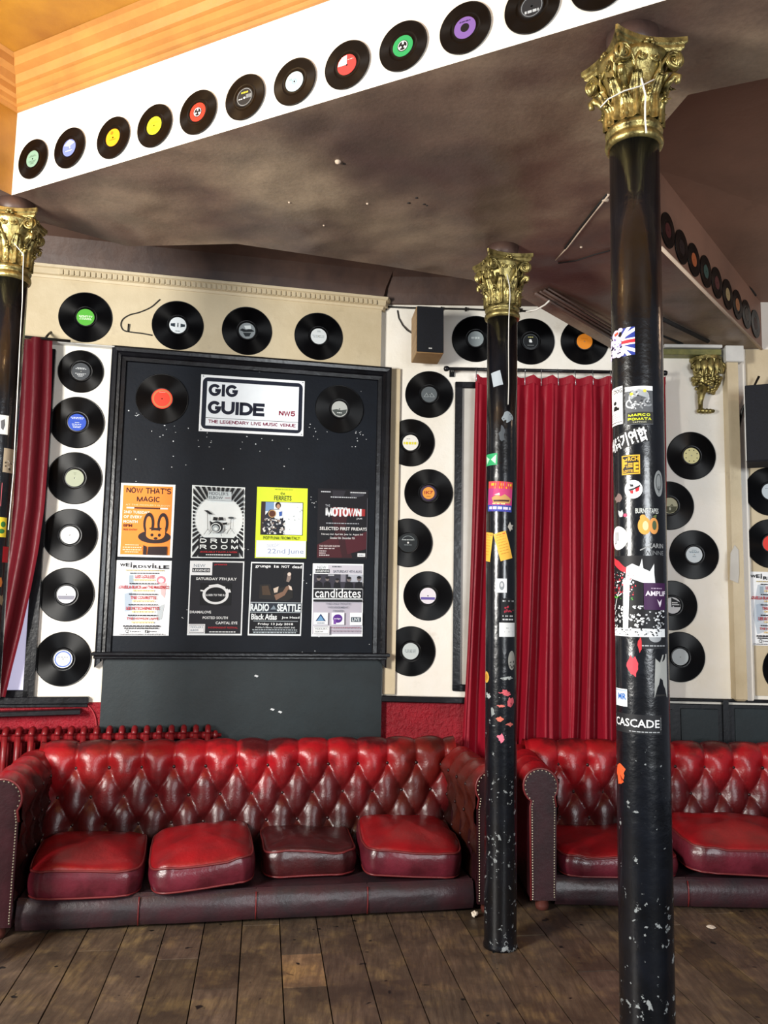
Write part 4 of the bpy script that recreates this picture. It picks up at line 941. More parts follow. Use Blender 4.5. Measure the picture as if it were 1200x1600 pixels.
# ================================================================== COLUMNS
RS = .0715
def capital_parts():
    P = []
    # moulded collar
    P.append(('collar', MB().lathe([(RS + .001, -.012), (RS + .010, -.010), (RS + .013, 0), (RS + .011, .012), (RS + .004, .016), (RS + .004, .024), (RS + .010, .028), (RS + .012, .036), (RS + .008, .046), (RS + .004, .050)], 40), None))
    P.append(('bell', MB().lathe([(RS + .002, .04), (RS + .004, .16), (RS + .014, .23), (RS + .034, .29), (RS + .040, .305)], 32), None))
    def leaf(h, w, curl, z0, rad):
        def f(u, v):
            s = (u - .5) * 2
            lob = .72 + .28 * abs(math.cos(v * pi * 4.2)); wd = w * (1 - .55 * v ** 2.2) * lob
            if v > .85: wd *= max(.05, math.sqrt(max(0, 1 - ((v - .85) / .15) ** 2)) * .9 + .1)
            t = v
            z = z0 + h * (t if t < .75 else .75 + .25 * math.sin((t - .75) / .25 * pi * .75) * .75)
            out = rad + .006 * t + curl * max(0, t - .45) ** 2 * 3.2 + .010 * math.exp(-(s / .28) ** 2) * (1 - t * .5) - .010 * abs(s) ** 1.5 + .004 * math.cos(s * 9)
            return (s * wd, -out, z)
        mb = MB(); mb.grid(11, 17, f); return mb
    low, high = leaf(.095, .034, .026, .046, RS + .006), leaf(.165, .036, .036, .05, RS + .009)
    for k in range(8): P.append(('acanthus_leaf', low, k * pi / 4))
    for k in range(8): P.append(('acanthus_leaf', high, (k + .5) * pi / 4))
    # berries and husks between the leaves
    hk = MB()
    for zz, rr in ((.125, .010), (.145, .008), (.158, .006)):
        b = MB(); b.lathe([(0, -rr), (rr * .8, -rr * .6), (rr, 0), (rr * .8, rr * .6), (0, rr)], 8); hk.add([(x, y - RS - .024, z + zz) for x, y, z in b.v], b.f, 0, True)
    for k in range(8): P.append(('husk', hk, k * pi / 4))
    # corner volutes in pairs, and small helices in the middle of each face
    def spiral(cx, cz, y, r0, sgn, stem, tr):
        mb = MB(); pts = [Vector(p) for p in stem]; rad = [tr * .9] * len(pts); n = 44
        for i in range(n + 1):
            th = i / n * 2.3 * 2 * pi; r_ = r0 * (1 - .86 * i / n); a = pi / 2 + .25 - th
            pts.append(Vector((cx + sgn * r_ * math.cos(a), y, cz + r_ * math.sin(a)))); rad.append(tr * (1 - .45 * i / n))
        mb.tube(pts, rad, 7)
        e = MB(); e.lathe([(r0 * .93, .008), (r0 * .95, 0), (r0 * .9, -.003), (.0001, -.003)], 20, 'y', cap=True); mb.add([(x + cx, yy + y + .004, z + cz) for x, yy, z in e.v], e.f, 0, True)
        e = MB(); e.lathe([(.0055, .002), (.005, -.004), (.0001, -.007)], 10, 'y', cap=False); mb.add([(x + cx, yy + y - .003, z + cz) for x, yy, z in e.v], e.f, 0, True)
        return mb
    for sgn in (-1, 1):
        big = spiral(sgn * .094, .268, -.108, .032, sgn, [(sgn * .022, -.085, .165), (sgn * .034, -.090, .215), (sgn * .058, -.100, .262), (sgn * .074, -.106, .288)], .0075)
        sm = spiral(sgn * .024, .270, -.106, .018, -sgn, [(sgn * .036, -.088, .17), (sgn * .044, -.096, .215), (sgn * .046, -.102, .25), (sgn * .038, -.105, .278)], .005)
        for k in range(4): P.append(('volute', big, k * pi / 2)); P.append(('helix', sm, k * pi / 2))
    # curled leaf tips below the corner volutes
    tip = MB(); tip.tube([(0, -.100, .165), (0, -.118, .195), (0, -.140, .215), (0, -.152, .205), (0, -.150, .188), (0, -.140, .186)], [.010, .013, .014, .012, .009, .006], 8)
    for k in range(4): P.append(('curled_tip', tip, (k + .5) * pi / 2))
    # rosettes on the abacus
    ros = MB()
    for q in range(6):
        b = MB(); b.lathe([(0, -.009), (.008, -.006), (.010, 0), (.007, .006), (0, .008)], 8); a = q * pi / 3
        ros.add([(x + .013 * math.cos(a), y * .8 - .112, z + .318 + .013 * math.sin(a)) for x, y, z in b.v], b.f, 0, True)
    for k in range(4): P.append(('rosette', ros, k * pi / 2))
    # concave-sided abacus
    out = []
    for k in range(4):
        a = k * pi / 2
        for i in range(9):
            s = -1 + i / 4; x = s * .125; y = -.100 - .030 * s * s
            out.append((x * math.cos(a) - y * math.sin(a), x * math.sin(a) + y * math.cos(a)))
    ab = MB(); n = len(out); vs = []
    for sc, z in ((.90, .303), (.97, .312), (.97, .324), (1.03, .330), (1.03, .349)): vs += [(x * sc, y * sc, z) for x, y in out]
    fs = [(j * n + i, j * n + (i + 1) % n, (j + 1) * n + (i + 1) % n, (j + 1) * n + i) for j in range(4) for i in range(n)] + [tuple(range(n))[::-1], tuple(range(4 * n, 5 * n))]
    P.append(('abacus', ab.add(vs, fs), None))
    return P
CAP = [(nm, mb, a) for nm, mb, a in capital_parts()]
_done = set()
for nm, mb, a in CAP:                             # squat proportions of the cast capitals
    if id(mb) in _done: continue
    _done.add(id(mb)); k = .86 if nm in ('abacus', 'volute', 'curled_tip', 'rosette', 'helix') else .95
    if nm != 'collar': mb.v = [(x * k, y * k, .048 + (z - .048) * .80) for x, y, z in mb.v]
_cm = {}
def capital(parent, z, rz):
    col = None
    for nm, mb, a in CAP:
        if id(mb) not in _cm: _cm[id(mb)] = mb.mesh(nm, [M_gold])
        if nm == 'collar': col = place('capital', _cm[id(mb)], parent, (0, 0, z), rz); col['label'] = 'tarnished gold leafy capital'
        else: place(nm, _cm[id(mb)], col, (0, 0, 0), a or 0)
    return col
def column(x, y, ztop, label):
    o = empty('column', (x, y, 0), 0, label, 'column', 'cast iron columns')
    MB().lathe([(RS + .004, 0), (RS + .004, .012), (RS + .001, .02), (RS, .03), (RS, .8), (RS, 1.6), (RS, 2.3), (RS, ztop)], 48).build('shaft', [M_column], o)
    capital(o, ztop, PA.rz)
    pd = MB(); pd.lathe([(.074, 0), (.074, .03), (.078, H - ztop - .286)], 28); pd.build('plaster_pad', [M_cove], o, (0, 0, ztop + .2865), PA.rz + pi / 4)
    return o
CN = column(.7235, 2.299, 2.861, 'nearest black column covered in stickers, at the right')
CM = column(.549, 3.794, 2.861, 'middle black column standing on the floor between the two sofas')
CL = column(-1.645, 3.433, 2.861, 'black column cut by the left edge of the photo')
POS = {CN.name: (.7235, 2.299), CM.name: (.549, 3.794), CL.name: (-1.645, 3.433)}
# stickers wrapped round the shafts, read off the photograph by column and height
def sticker(colm, px0, py0, px1, py1, base, art=None, label=None, rot=0, lift=.0004, shape=None):
    cx, cy = POS[colm.name]
    def ang(px, py):
        d = ray(px, py); u = Vector((d.x, d.y)); p = Vector((-cx, -cy)); a = u.dot(u); b = p.dot(u); c_ = p.dot(p) - (RS + lift) ** 2
        disc = b * b - a * c_
        if disc < 0:
            side = 1 if (u.x * cy - u.y * cx) > 0 else -1
            bs = (math.atan2(cy, cx) + pi * 1.5 + pi) % (2 * pi) - pi; return bs + side * (pi / 2 - .08), EYE + d.z * (math.hypot(cx, cy) / math.hypot(d.x, d.y))
        t = (-b - math.sqrt(disc)) / a; h_ = p + u * t
        return math.atan2(h_.y, h_.x) + pi / 2, EYE + d.z * t            # 0 faces -y
    ym = (py0 + py1) / 2
    a0, _ = ang(px0, ym); a1, _ = ang(px1, ym); xm = (px0 + px1) / 2; _, z0 = ang(xm, py0); _, z1 = ang(xm, py1)
    if a1 < a0: a1 += 2 * pi
    W, Hh = (a1 - a0) * RS, z0 - z1; am, zm = (a0 + a1) / 2, (z0 + z1) / 2; cr, sr = math.cos(rot), math.sin(rot)
    def surf(u, v, l_):
        x, z = (u - .5) * W, (.5 - v) * Hh; x, z = x * cr - z * sr, x * sr + z * cr
        a = am + x / RS; q = RS + lift + l_
        return (q * math.sin(a), -q * math.cos(a), zm + z)
    A = Art(surf, .00012, 0, 10)
    if base:
        n = 12; vs = []; fs = []
        if shape: pts = shape; 
        mb = MB()
        if shape:
            # torn outline, filled from its middle in rings so it follows the curve
            k = len(shape); mu = sum(p[0] for p in shape) / k; mv = sum(p[1] for p in shape) / k
            for f_ in (0, .5, 1): vs += [surf(mu + (u - mu) * f_, mv + (v - mv) * f_, 0) for u, v in shape]
            for j in range(2): fs += [(j * k + i, j * k + (i + 1) % k, (j + 1) * k + (i + 1) % k, (j + 1) * k + i) for i in range(k)]
        else:
            for j in range(7): vs += [surf(i / n, j / 6, 0) for i in range(n + 1)]
            fs = [(j * (n + 1) + i, (j + 1) * (n + 1) + i, (j + 1) * (n + 1) + i + 1, j * (n + 1) + i + 1) for j in range(6) for i in range(n)]
        mb.add(vs, fs, 0, True); o = mb.build('sticker', [ink(base)], colm)
    else: o = empty('sticker', (0, 0, 0)); o.parent = colm
    if label: o['label'] = label
    if art: art(A)
    A.finish(o)
    return o
def torn(n=14, s=1, lo=.3):
    r = random.Random(s); return [(.5 + .5 * r.uniform(lo, 1) * math.cos(2 * pi * i / n), .5 + .5 * r.uniform(lo, 1) * math.sin(2 * pi * i / n)) for i in range(n)]
# --- nearest column
def flag(A):
    A.rect(.62, .05, 1, .98, '#22348c'); A.poly([(.5, .42), (1, .40), (1, .62), (.5, .62)], '#f2f2f2'); A.poly([(.5, .47), (1, .45), (1, .57), (.5, .57)], '#c02030')
    A.poly([(.62, .3), (1, .08), (1, .2), (.66, .4)], '#f2f2f2'); A.poly([(.62, .7), (1, .9), (1, .78), (.66, .62)], '#f2f2f2'); A.poly([(.78, .05), (.9, .05), (.66, .36), (.6, .3)], '#f2f2f2'); A.poly([(.78, .98), (.9, .98), (.66, .64), (.6, .7)], '#f2f2f2')
    for cx, cy, rx, ry in ((.40, .16, .14, .12), (.58, .08, .08, .07), (.30, .22, .09, .10), (.42, .48, .20, .24), (.38, .78, .26, .16), (.16, .40, .12, .09), (.10, .56, .07, .10), (.66, .36, .09, .06), (.66, .80, .06, .16), (.10, .86, .08, .13), (.54, .92, .10, .07)): A.disc(cx, cy, rx, ry, '#d9d0f0', 16)
    A.blobs(.08, .12, .62, .92, ['#7668a8', '#ffffff', '#2c2648'], 9, .06, .05, 4); A.poly([(.36, .16), (.50, .12), (.52, .20), (.38, .24)], '#c04a2c')
sticker(CN, 955, 511, 992, 558, None, flag, 'cut-out sticker of a white beast on a union flag')
def dog(A):
    A.text('T DOG', .18, .06, .98, .17, '#141414', 1.6); A.disc(.5, .42, .12, .05, '#141414'); A.poly([(.35, .62), (.42, .5), (.6, .5), (.72, .56), (.8, .54), (.8, .62)], '#141414')
    for i, y in enumerate((.70, .75, .80, .86)): A.smallprint(.1, y, .92, y + .012, '#777777', 8, i)
    A.rect(.08, .93, .95, .945, '#222222')
sticker(CN, 956, 605, 973, 664, '#f0f2f2', dog, 'white paper sticker ending in DOG')
def tattoo(A):
    A.rect(0, 0, 1, .12, '#e6eaec')
    for k, (cx, cy, rx) in enumerate(((.2, .45, .16), (.82, .42, .15), (.36, .52, .10), (.66, .52, .10), (.5, .3, .34))): A.ell(cx, cy, rx, rx * .62, .055, ('#b8bcc0', '#8a8e92')[k % 2], .045, 18, .6 * k, .6 * k + 4.6)
    A.poly([(.15, .22), (.5, .08), (.85, .2), (.8, .32), (.5, .24), (.22, .34)], '#9aa0a4'); A.blobs(.1, .1, .9, .6, ['#d8dadc', '#2a2a2e', '#6c7074'], 12, .06, .03, 5)
    A.disc(.24, .20, .06, .04, '#d8c83a'); A.disc(.70, .13, .06, .04, '#d8c83a'); A.rect(.08, .68, .98, .98, '#2a2926')
    A.stroke('MARCO', .12, .72, .88, .79, '#d6e02c', .24, 1.35); A.stroke('POMATA', .10, .825, .92, .895, '#d6e02c', .24, 1.35); A.text('TATTOO', .26, .925, .74, .965, '#b8b8a0', .8)
sticker(CN, 977, 603, 1020, 663, '#55585c', tattoo, 'grey tattoo studio sticker with yellow lettering')
sticker(CN, 955, 671, 1012, 699, None, lambda A: (A.rect(-.02, .1, 1.04, 1, '#131316'), A.text('비둘기연합', .02, .16, 1.0, .96, '#f0f2f4', 2)), 'black sticker with white Korean lettering', rot=R(14))
def porch(A):
    A.rect(.03, .03, .97, .97, '#d9a62a'); A.rect(.09, .09, .91, .91, '#16140f')
    A.text('E', .10, .18, .34, .66, '#d9a62a', 3); A.text('RCH', .38, .12, .90, .32, '#d9a62a', 2); A.text('E', .66, .40, .90, .88, '#d9a62a', 3); A.text('LOTTE', .12, .74, .62, .88, '#d9a62a', 2)
    for y in (.42, .50, .58): A.rect(.38, y, .62, y + .05, '#d9a62a')
sticker(CN, 971, 710, 1001, 742, '#1a1a1c', porch, 'square black and amber lettered sticker')
def mouth(A):
    A.disc(.5, .5, .5, .5, '#eef0f2'); A.poly([(.3, .58), (.5, .55), (.5, .74), (.36, .72)], '#c8202c'); A.poly([(.6, .42), (.85, .36), (.8, .6), (.64, .66)], '#c8202c'); A.poly([(.2, .5), (.5, .44), (.85, .28), (.9, .34), (.5, .54), (.3, .58)], '#16161a'); A.poly([(.3, .2), (.5, .24), (.52, .36), (.36, .36)], '#16161a')
sticker(CN, 976, 750, 1004, 779, None, mouth, 'round white sticker with red marks')
sticker(CN, 1022, 735, 1035, 776, None, lambda A: (A.disc(.5, .5, .5, .5, '#8c9090'), A.ell(.5, .45, .3, .3, .08, '#4a4e50', .05), A.line([(.5, .6), (.5, .85)], .08, '#4a4e50')), 'grey oval sticker')
sticker(CN, 966, 795, 980, 809, None, lambda A: (A.poly([(0, .1), (.3, .3), (.5, .1), (.62, .5), (.5, .9), (.2, .9), (.05, .6)], '#b8bcc0'), A.disc(.8, .75, .18, .2, '#c04468')), 'small grey wolf head sticker')
sticker(CN, 993, 793, 1029, 839, None, lambda A: (A.text('BURNT TAPES', .0, .02, 1.0, .20, '#c8ccc8', 1), A.disc(.36, .62, .27, .30, '#e0a04a'), A.disc(.40, .62, .12, .16, '#f0cf9a'), A.disc(.76, .62, .22, .28, '#d8944a'), A.disc(.3, .34, .12, .1, '#e0a04a'), A.disc(.78, .60, .1, .16, '#4a5a3a'), A.poly([(.7, .3), (.9, .22), (.86, .36)], '#5c6a3c')), 'black sticker with orange fruit')
sticker(CN, 959, 822, 981, 859, None, lambda A: (A.disc(.5, .5, .5, .5, '#f0f2f2'), A.text('JL', .26, .24, .66, .76, '#2a2a30', 0)), 'white oval sticker with thin initials')
sticker(CN, 1000, 848, 1036, 868, None, lambda A: (A.text('ZARIN', .3, .05, 1, .40, '#9a9c9c', .6), A.text('WINNE', .15, .62, 1, .95, '#6c6e70', .6), A.line([(.0, .6), (.3, .3), (.45, .42)], .04, '#9a9c9c', .08)), 'faint grey lettered sticker')
def splatter(A):
    A.poly([(0, .02), (.16, .06), (.3, .14), (.75, .20), (.8, .28), (.45, .26), (.2, .18), (0, .1)], '#d8303c'); A.line([(.36, .19), (.66, .23)], .02, '#f0c0c0')
    A.poly([(.34, .14), (.44, .1), (.8, .22), (.82, .36), (.62, .34), (.40, .28), (.36, .5), (.28, .5)], '#e8ecee'); A.poly([(.55, .16), (.6, .04), (.62, .17)], '#e8ecee'); A.poly([(.72, .2), (.8, .1), (.8, .22)], '#e8ecee')
    A.blobs(0, .2, .5, .5, ['#e6e8ea', '#cc3444'], 36, .028, .018, 6); A.line([(.0, .68), (.12, .5), (.3, .28)], .02, '#dfe3e6', .014); A.line([(.16, .5), (.34, .42), (.42, .3)], .02, '#dfe3e6', .014)
    A.blobs(.0, .50, .45, .55, ['#5cc046'], 12, .04, .012, 7); A.rect(0, .90, 1, 1, '#e6eaec'); A.blobs(0, .62, 1, .97, ['#e6eaec', '#b8bcc0'], 80, .035, .02, 9); A.blobs(0, .84, 1, .99, ['#1a1a1e'], 50, .028, .014, 10)
    A.poly([(.28, .3), (.4, .3), (.36, .9), (.26, .9)], '#dfe4e8')
sticker(CN, 961, 868, 1037, 995, '#101014', splatter, 'large black band sticker splattered white and red')
sticker(CN, 1006, 911, 1039, 953, '#3c1844', lambda A: (A.text('AMPLIF', .06, .30, 1.0, .48, '#e6dce8', 1.6), A.smallprint(.3, .18, .8, .22, '#b8a4bc', 5, 1), A.poly([(.55, .6), (.66, .72), (.78, .6), (.74, .78), (.68, .9), (.62, .78)], '#e6dce8')), 'purple sticker', lift=.0028)
sticker(CN, 998, 995, 1040, 1014, '#1c1e22', lambda A: (A.disc(.55, .1, .22, .35, '#9a9ea2'), A.smallprint(.1, .7, .95, .8, '#9a9ea2', 8, 1)), 'torn black sticker')
sticker(CN, 996, 994, 1004, 1022, '#c83038', None, 'strip of red tape', shape=torn(10, 3, .6))
sticker(CN, 978, 1021, 1001, 1061, '#d83c4a', None, 'torn scrap of red paper', shape=torn(16, 4, .55))
sticker(CN, 1022, 1022, 1042, 1090, '#a8aaa6', lambda A: A.rect(.1, .93, .9, .97, '#2a2a2a'), 'torn grey paper label', shape=[(.1, .1), (.4, .2), (.6, .02), (1, 0), (1, 1), (0, 1), (.05, .5)])
sticker(CN, 963, 1076, 980, 1103, '#e8ecee', lambda A: (A.text('MR', .3, .25, .95, .62, '#2a62b0', 2), A.rect(.02, .05, .98, .12, '#9ab0c8')), 'white label with blue letters')
sticker(CN, 963, 1117, 1034, 1147, '#17181c', lambda A: (A.line([(.02, .14), (.98, .14), (.98, .76), (.02, .76)], .012, '#d8dcde', .03, True), A.text('CASCADE', .04, .24, .95, .66, '#eef0f2', .6), A.smallprint(.4, .86, .95, .91, '#9a9ea2', 9, 1)), 'black sticker with white capitals in a white border')
sticker(CN, 963, 1190, 982, 1232, '#e8582c', None, 'patch of orange-red paint', shape=torn(18, 8, .45))
sticker(CN, 960, 770, 975, 788, '#7c6a66', None, None, shape=torn(12, 9, .5))
# --- middle column
sticker(CM, 769, 580, 784, 603, '#aab4bc', None, 'scrap of grey tape', rot=R(12)); sticker(CM, 780, 641, 804, 662, '#8e989e', None, 'peeling grey tape', shape=torn(11, 12, .5)); sticker(CM, 778, 662, 790, 698, '#4c5258', None, None, shape=torn(13, 13, .4))
sticker(CM, 757, 709, 777, 727, '#2fa86a', lambda A: (A.poly([(.1, .1), (.5, .45), (.2, .9)], '#bfe6cc'), A.poly([(.95, .1), (.6, .5), (.9, .9)], '#bfe6cc')), 'small green sticker')
def spectrum(A):
    A.rect(0, 0, 1, .24, '#d84a30'); A.rect(0, .78, 1, 1, '#3a48a8'); A.rect(0, .24, .25, .78, '#b03a80'); A.smallprint(.15, .06, .95, .14, '#f0c030', 4, 1); A.smallprint(.3, .17, .8, .24, '#f0a030', 3, 2)
    A.poly([(.2, .55), (.4, .45), (.55, .5), (.7, .42), (.95, .56), (.9, .72), (.3, .74)], '#c89a60'); A.poly([(.28, .62), (.9, .60), (.86, .66), (.3, .68)], '#4a2c20'); A.poly([(.3, .45), (.5, .38), (.52, .46)], '#f0e8e0'); A.smallprint(.25, .72, .8, .76, '#f0e8a0', 3, 4); A.smallprint(.1, .84, .95, .93, '#d8d8f0', 6, 5)
sticker(CM, 763, 752, 800, 799, '#c8407c', spectrum, 'multicoloured leaflet', rot=R(-3))
tick = lambda A: (A.blobs(.2, .03, .9, .10, ['#d8502c'], 5, .2, .02, 3), [A.smallprint(.15, .15 + .1 * i, .85, .17 + .1 * i, '#c88a2c', 4, i) for i in range(7)])
sticker(CM, 757, 832, 768, 877, '#f0b848', tick, 'amber ticket', rot=R(-8)); sticker(CM, 776, 831, 796, 875, '#f0b848', tick, 'amber ticket', rot=R(16))
sticker(CM, 776, 904, 792, 926, '#dfe4e8', lambda A: (A.disc(.5, .5, .25, .32, '#8a9298'), A.disc(.5, .45, .13, .16, '#c8ccd0')), 'white sticker with a grey portrait')
sticker(CM, 783, 935, 803, 973, '#15161a', lambda A: (A.smallprint(.1, .08, .95, .14, '#c8ccd0', 4, 1), A.blobs(.1, .3, .95, .6, ['#a82c40'], 12, .12, .06, 5), A.smallprint(.1, .70, .95, .76, '#c8ccd0', 4, 2), A.smallprint(.1, .84, .9, .9, '#c8ccd0', 4, 3)), 'black sticker with crimson letters')
sticker(CM, 780, 973, 804, 995, '#e2e6e8', lambda A: (A.smallprint(.4, .35, .7, .42, '#9aa0a4', 2, 1), A.smallprint(.3, .62, .9, .68, '#9aa0a4', 3, 2)), 'white label')
sticker(CM, 794, 1017, 804, 1047, None, lambda A: (A.disc(.5, .5, .5, .5, '#9a9a94'), A.blobs(.2, .2, .9, .9, ['#3c3c3a'], 6, .2, .1, 3)), 'round grey sticker')
sticker(CM, 757, 1049, 764, 1067, None, lambda A: (A.disc(.5, .5, .5, .5, '#d8a848'), A.disc(.5, .5, .3, .3, '#b88430')), 'round amber sticker')
M_pk = '#d8687a'
for x0, y0, x1, y1, c, s_ in ((776, 1076, 802, 1090, '#d8606c', 21), (791, 1084, 803, 1112, '#d8606c', 22), (774, 1100, 790, 1107, '#d87068', 23), (774, 1119, 789, 1129, '#d8705c', 24), (775, 1144, 790, 1162, '#e87890', 25), (781, 1056, 803, 1064, '#aab0b0', 26), (759, 1080, 768, 1094, '#aab0b0', 27), (764, 1104, 776, 1122, '#8a9090', 28), (789, 1128, 803, 1136, '#c86860', 29)):
    sticker(CM, x0, y0, x1, y1, c, None, None, shape=torn(13, s_, .3))
sticker(CM, 792, 815, 803, 832, '#b8b4ac', None, None, shape=torn(10, 31, .4))
# --- column at the left edge
sticker(CL, -12, 648, 13, 678, '#d8d8d4', lambda A: A.poly([(.5, .3), (.75, .2), (.8, .5), (.7, .8), (.55, .7)], '#55565a'), 'pale square sticker'); sticker(CL, 5, 701, 24, 739, '#a89a84', lambda A: A.blobs(.1, .1, .9, .9, ['#4c4438', '#d8d0c0'], 8, .15, .08, 3), 'tan printed sticker')
sticker(CL, -14, 752, 3, 792, '#1a1416', lambda A: A.line([(.05, .05), (.95, .05), (.95, .95), (.05, .95)], .07, '#c8606c', .05, True), 'black sticker with a pink border'); sticker(CL, -10, 808, 10, 839, '#e6cf3a', lambda A: (A.disc(.7, .35, .2, .15, '#3a7a3c'), A.disc(.6, .7, .25, .12, '#3a7a3c')), 'yellow and green sticker')
sticker(CL, 4, 854, 13, 879, '#b8242c', None, 'small red sticker'); sticker(CL, -5, 900, 5, 920, '#c87838', None, None, shape=torn(12, 41, .5)); sticker(CL, -4, 926, 6, 950, '#8a7a60', None, None, shape=torn(12, 42, .5))
# white strings tied round the capitals
def string(colm, pts, rad=.0022):
    cx, cy = POS[colm.name]; P = []
    for px, py, o_ in pts:
        p = at_y(px, py, cy - o_); P.append(p - Vector((cx, cy, 0)))
    MB().tube(P, rad, 6).build('string', [M_string], colm)
string(CM, [(792, 428, .115), (796, 446, .108), (797, 462, .097), (796, 478, .088), (795, 500, .078), (794.5, 540, .076), (795, 600, .076), (794, 632, .076)])
string(CN, [(1002, 122, .130), (1006, 138, .124), (1009, 150, .118), (1008, 165, .100), (1008, 185, .092), (1010, 208, .092)], .0028)
string(CL, [(22, 380, .12), (37, 398, .115), (36, 420, .10), (35, 470, .074), (31, 540, .073), (26, 640, .073), (21, 740, .072), (13, 828, .072)], .002)
string(CN, [(938, 168, .11), (950, 155, .125), (975, 142, .130), (1002, 134, .128), (1022, 124, .120)], .002)
# ================================================================== SOFAS
TA, TB, V0 = .165, .14, .06                              # button spacing along and up the leather
def tuft(u, v, v1, amp=.030):
    """height of deep-buttoned leather at arc position (u, v); v1 = top button row"""
    v -= V0; v1 -= V0; top = v > v1
    vv = min(v, v1)
    P, Q = u / TA + vv / (2 * TB), u / TA - vv / (2 * TB)
    sp, sq = abs(math.sin(pi * P)), abs(math.sin(pi * Q))
    h = (sp * sq) ** .38
    i = round(P); j = round(Q); bu, bv = (i + j) / 2 * TA, (i - j) * TB
    d = math.hypot(u - bu, vv - bv); hole = 1 - math.exp(-(d / .038) ** 2)
    if top:
        f = min(1, (v - v1) / .10); s1 = abs(math.sin(pi * P)); hp = s1 ** .42
        h = h * (1 - f) + hp * f
        d = math.hypot(u - bu, v - bv); hole = 1 - math.exp(-(d / .038) ** 2)
        return amp * (.56 * h * (1 - .45 * min(1, (v - v1) / .26)) + .44 * hole)
    return amp * (.56 * h + .44 * hole)
def tufted(prof, u0, u1, place_fn, v1, uoff, du=.0085, amp=.030):
    """prof: 2D points by arc length (a, z); place_fn(u, a, z) -> 3D"""
    P = catmull([(a, z, 0) for a, z in prof], .0095); n = len(P); acc = [0]
    for i in range(1, n): acc.append(acc[-1] + (P[i] - P[i - 1]).length)
    N = []
    for i in range(n):
        t = (P[min(i + 1, n - 1)] - P[max(i - 1, 0)]).normalized(); N.append(Vector((-t.y, t.x, 0)))
    nu = int((u1 - u0) / du) + 1; mb = MB(); vs = []
    for j in range(n):
        for i in range(nu):
            u = u0 + (u1 - u0) * i / (nu - 1); h = tuft(u + uoff, acc[j], v1, amp) - amp * .5
            h += .006 * (noise.noise(Vector((u * 9, acc[j] * 9, u1))) )
            p = P[j] + N[j] * h; vs.append(place_fn(u, p.x, p.y))
    fs = [(j * nu + i, j * nu + i + 1, (j + 1) * nu + i + 1, (j + 1) * nu + i) for j in range(n - 1) for i in range(nu - 1)]
    mb.add(vs, fs, 0, True)
    btn = []
    rows = int((v1 - V0) / TB + .5)
    for r_ in range(1, rows + 1):
        v = V0 + r_ * TB; k = min(range(n), key=lambda q: abs(acc[q] - v))
        for c in range(-30, 60):
            u = (c + (.5 if r_ % 2 else 0)) * TA - uoff
            if u0 + .03 < u < u1 - .03: btn.append(place_fn(u, (P[k] - N[k] * amp * .42).x, (P[k] - N[k] * amp * .42).y))
    return mb, btn
def cushion(w, d, t, crown, seed, dent=.0, wr=.010):
    """loose seat cushion: piped box with bulging sides; origin under its middle"""
    N = 72; mb = MB(); vs = []
    def loop(sx, z, rad=.16, k=1):
        out = []
        for i in range(N):
            a = 2 * pi * i / N; c, s = math.cos(a), math.sin(a); e = .32
            x = (abs(c) ** e) * (1 if c > 0 else -1) * w / 2; y = (abs(s) ** e) * (1 if s > 0 else -1) * d / 2
            out.append((x * sx, y * sx, z))
        return out
    rings = [(.02, t + crown, 0), (.25, t + crown * .95, 0), (.45, t + crown * .84, 0), (.62, t + crown * .68, 0), (.76, t + crown * .48, 0), (.87, t + crown * .28, 0), (.94, t + crown * .10, 0), (.98, t - .004, 0), (1.0, t - .014, 1), (1.025, t * .80, 1), (1.04, t * .6, 1), (1.035, t * .4, 1), (1.015, t * .2, 1), (.99, .012, 1), (.95, .004, 1), (.6, 0, 1), (.02, 0, 1)]
    L_ = [loop(s, z) for s, z, _ in rings]
    def wob(p, k):
        x, y, z = p; q = Vector((x * 5 + seed * 7, y * 5, z * 6)); n1 = noise.noise(q); f = max(0, min(1, z / t))
        crease = -abs(noise.noise(Vector((x * 16 + seed, y * 3, z * 2)))) * wr * 1.6 if 8 <= k <= 13 and y < 0 else 0
        z2 = z + f * (n1 * .020 + noise.noise(q * 2.6) * wr * .9) - f * dent * math.exp(-((x / (w * .3)) ** 2 + (y / (d * .35)) ** 2))
        return (x + noise.noise(q + Vector((9, 0, 0))) * .008, y + noise.noise(q + Vector((0, 9, 0))) * .008 - crease, z2)
    L_ = [[wob(p, k) for p in l_] for k, l_ in enumerate(L_)]
    for l_ in L_: vs += l_
    fs = []; ms = []
    for j in range(len(rings) - 1):
        for i in range(N): fs.append((j * N + i, (j + 1) * N + i, (j + 1) * N + (i + 1) % N, j * N + (i + 1) % N)); ms.append(0 if j < 8 else 1)
    fs += [tuple(range(N)), tuple(range((len(rings) - 1) * N, len(rings) * N))[::-1]]; ms += [0, 1]
    k = len(mb.v); mb.v += vs; mb.f += [list(f) for f in fs]; mb.m += ms; mb.sm += [True] * len(fs)
    pip = MB(); pip.tube([Vector(p) * 1.0 + Vector((0, 0, .003)) for p in L_[8]], .0058, 6, closed=True); pip2 = MB(); pip2.tube([Vector(p) for p in L_[13]], .0052, 6, closed=True)
    return mb, pip, pip2
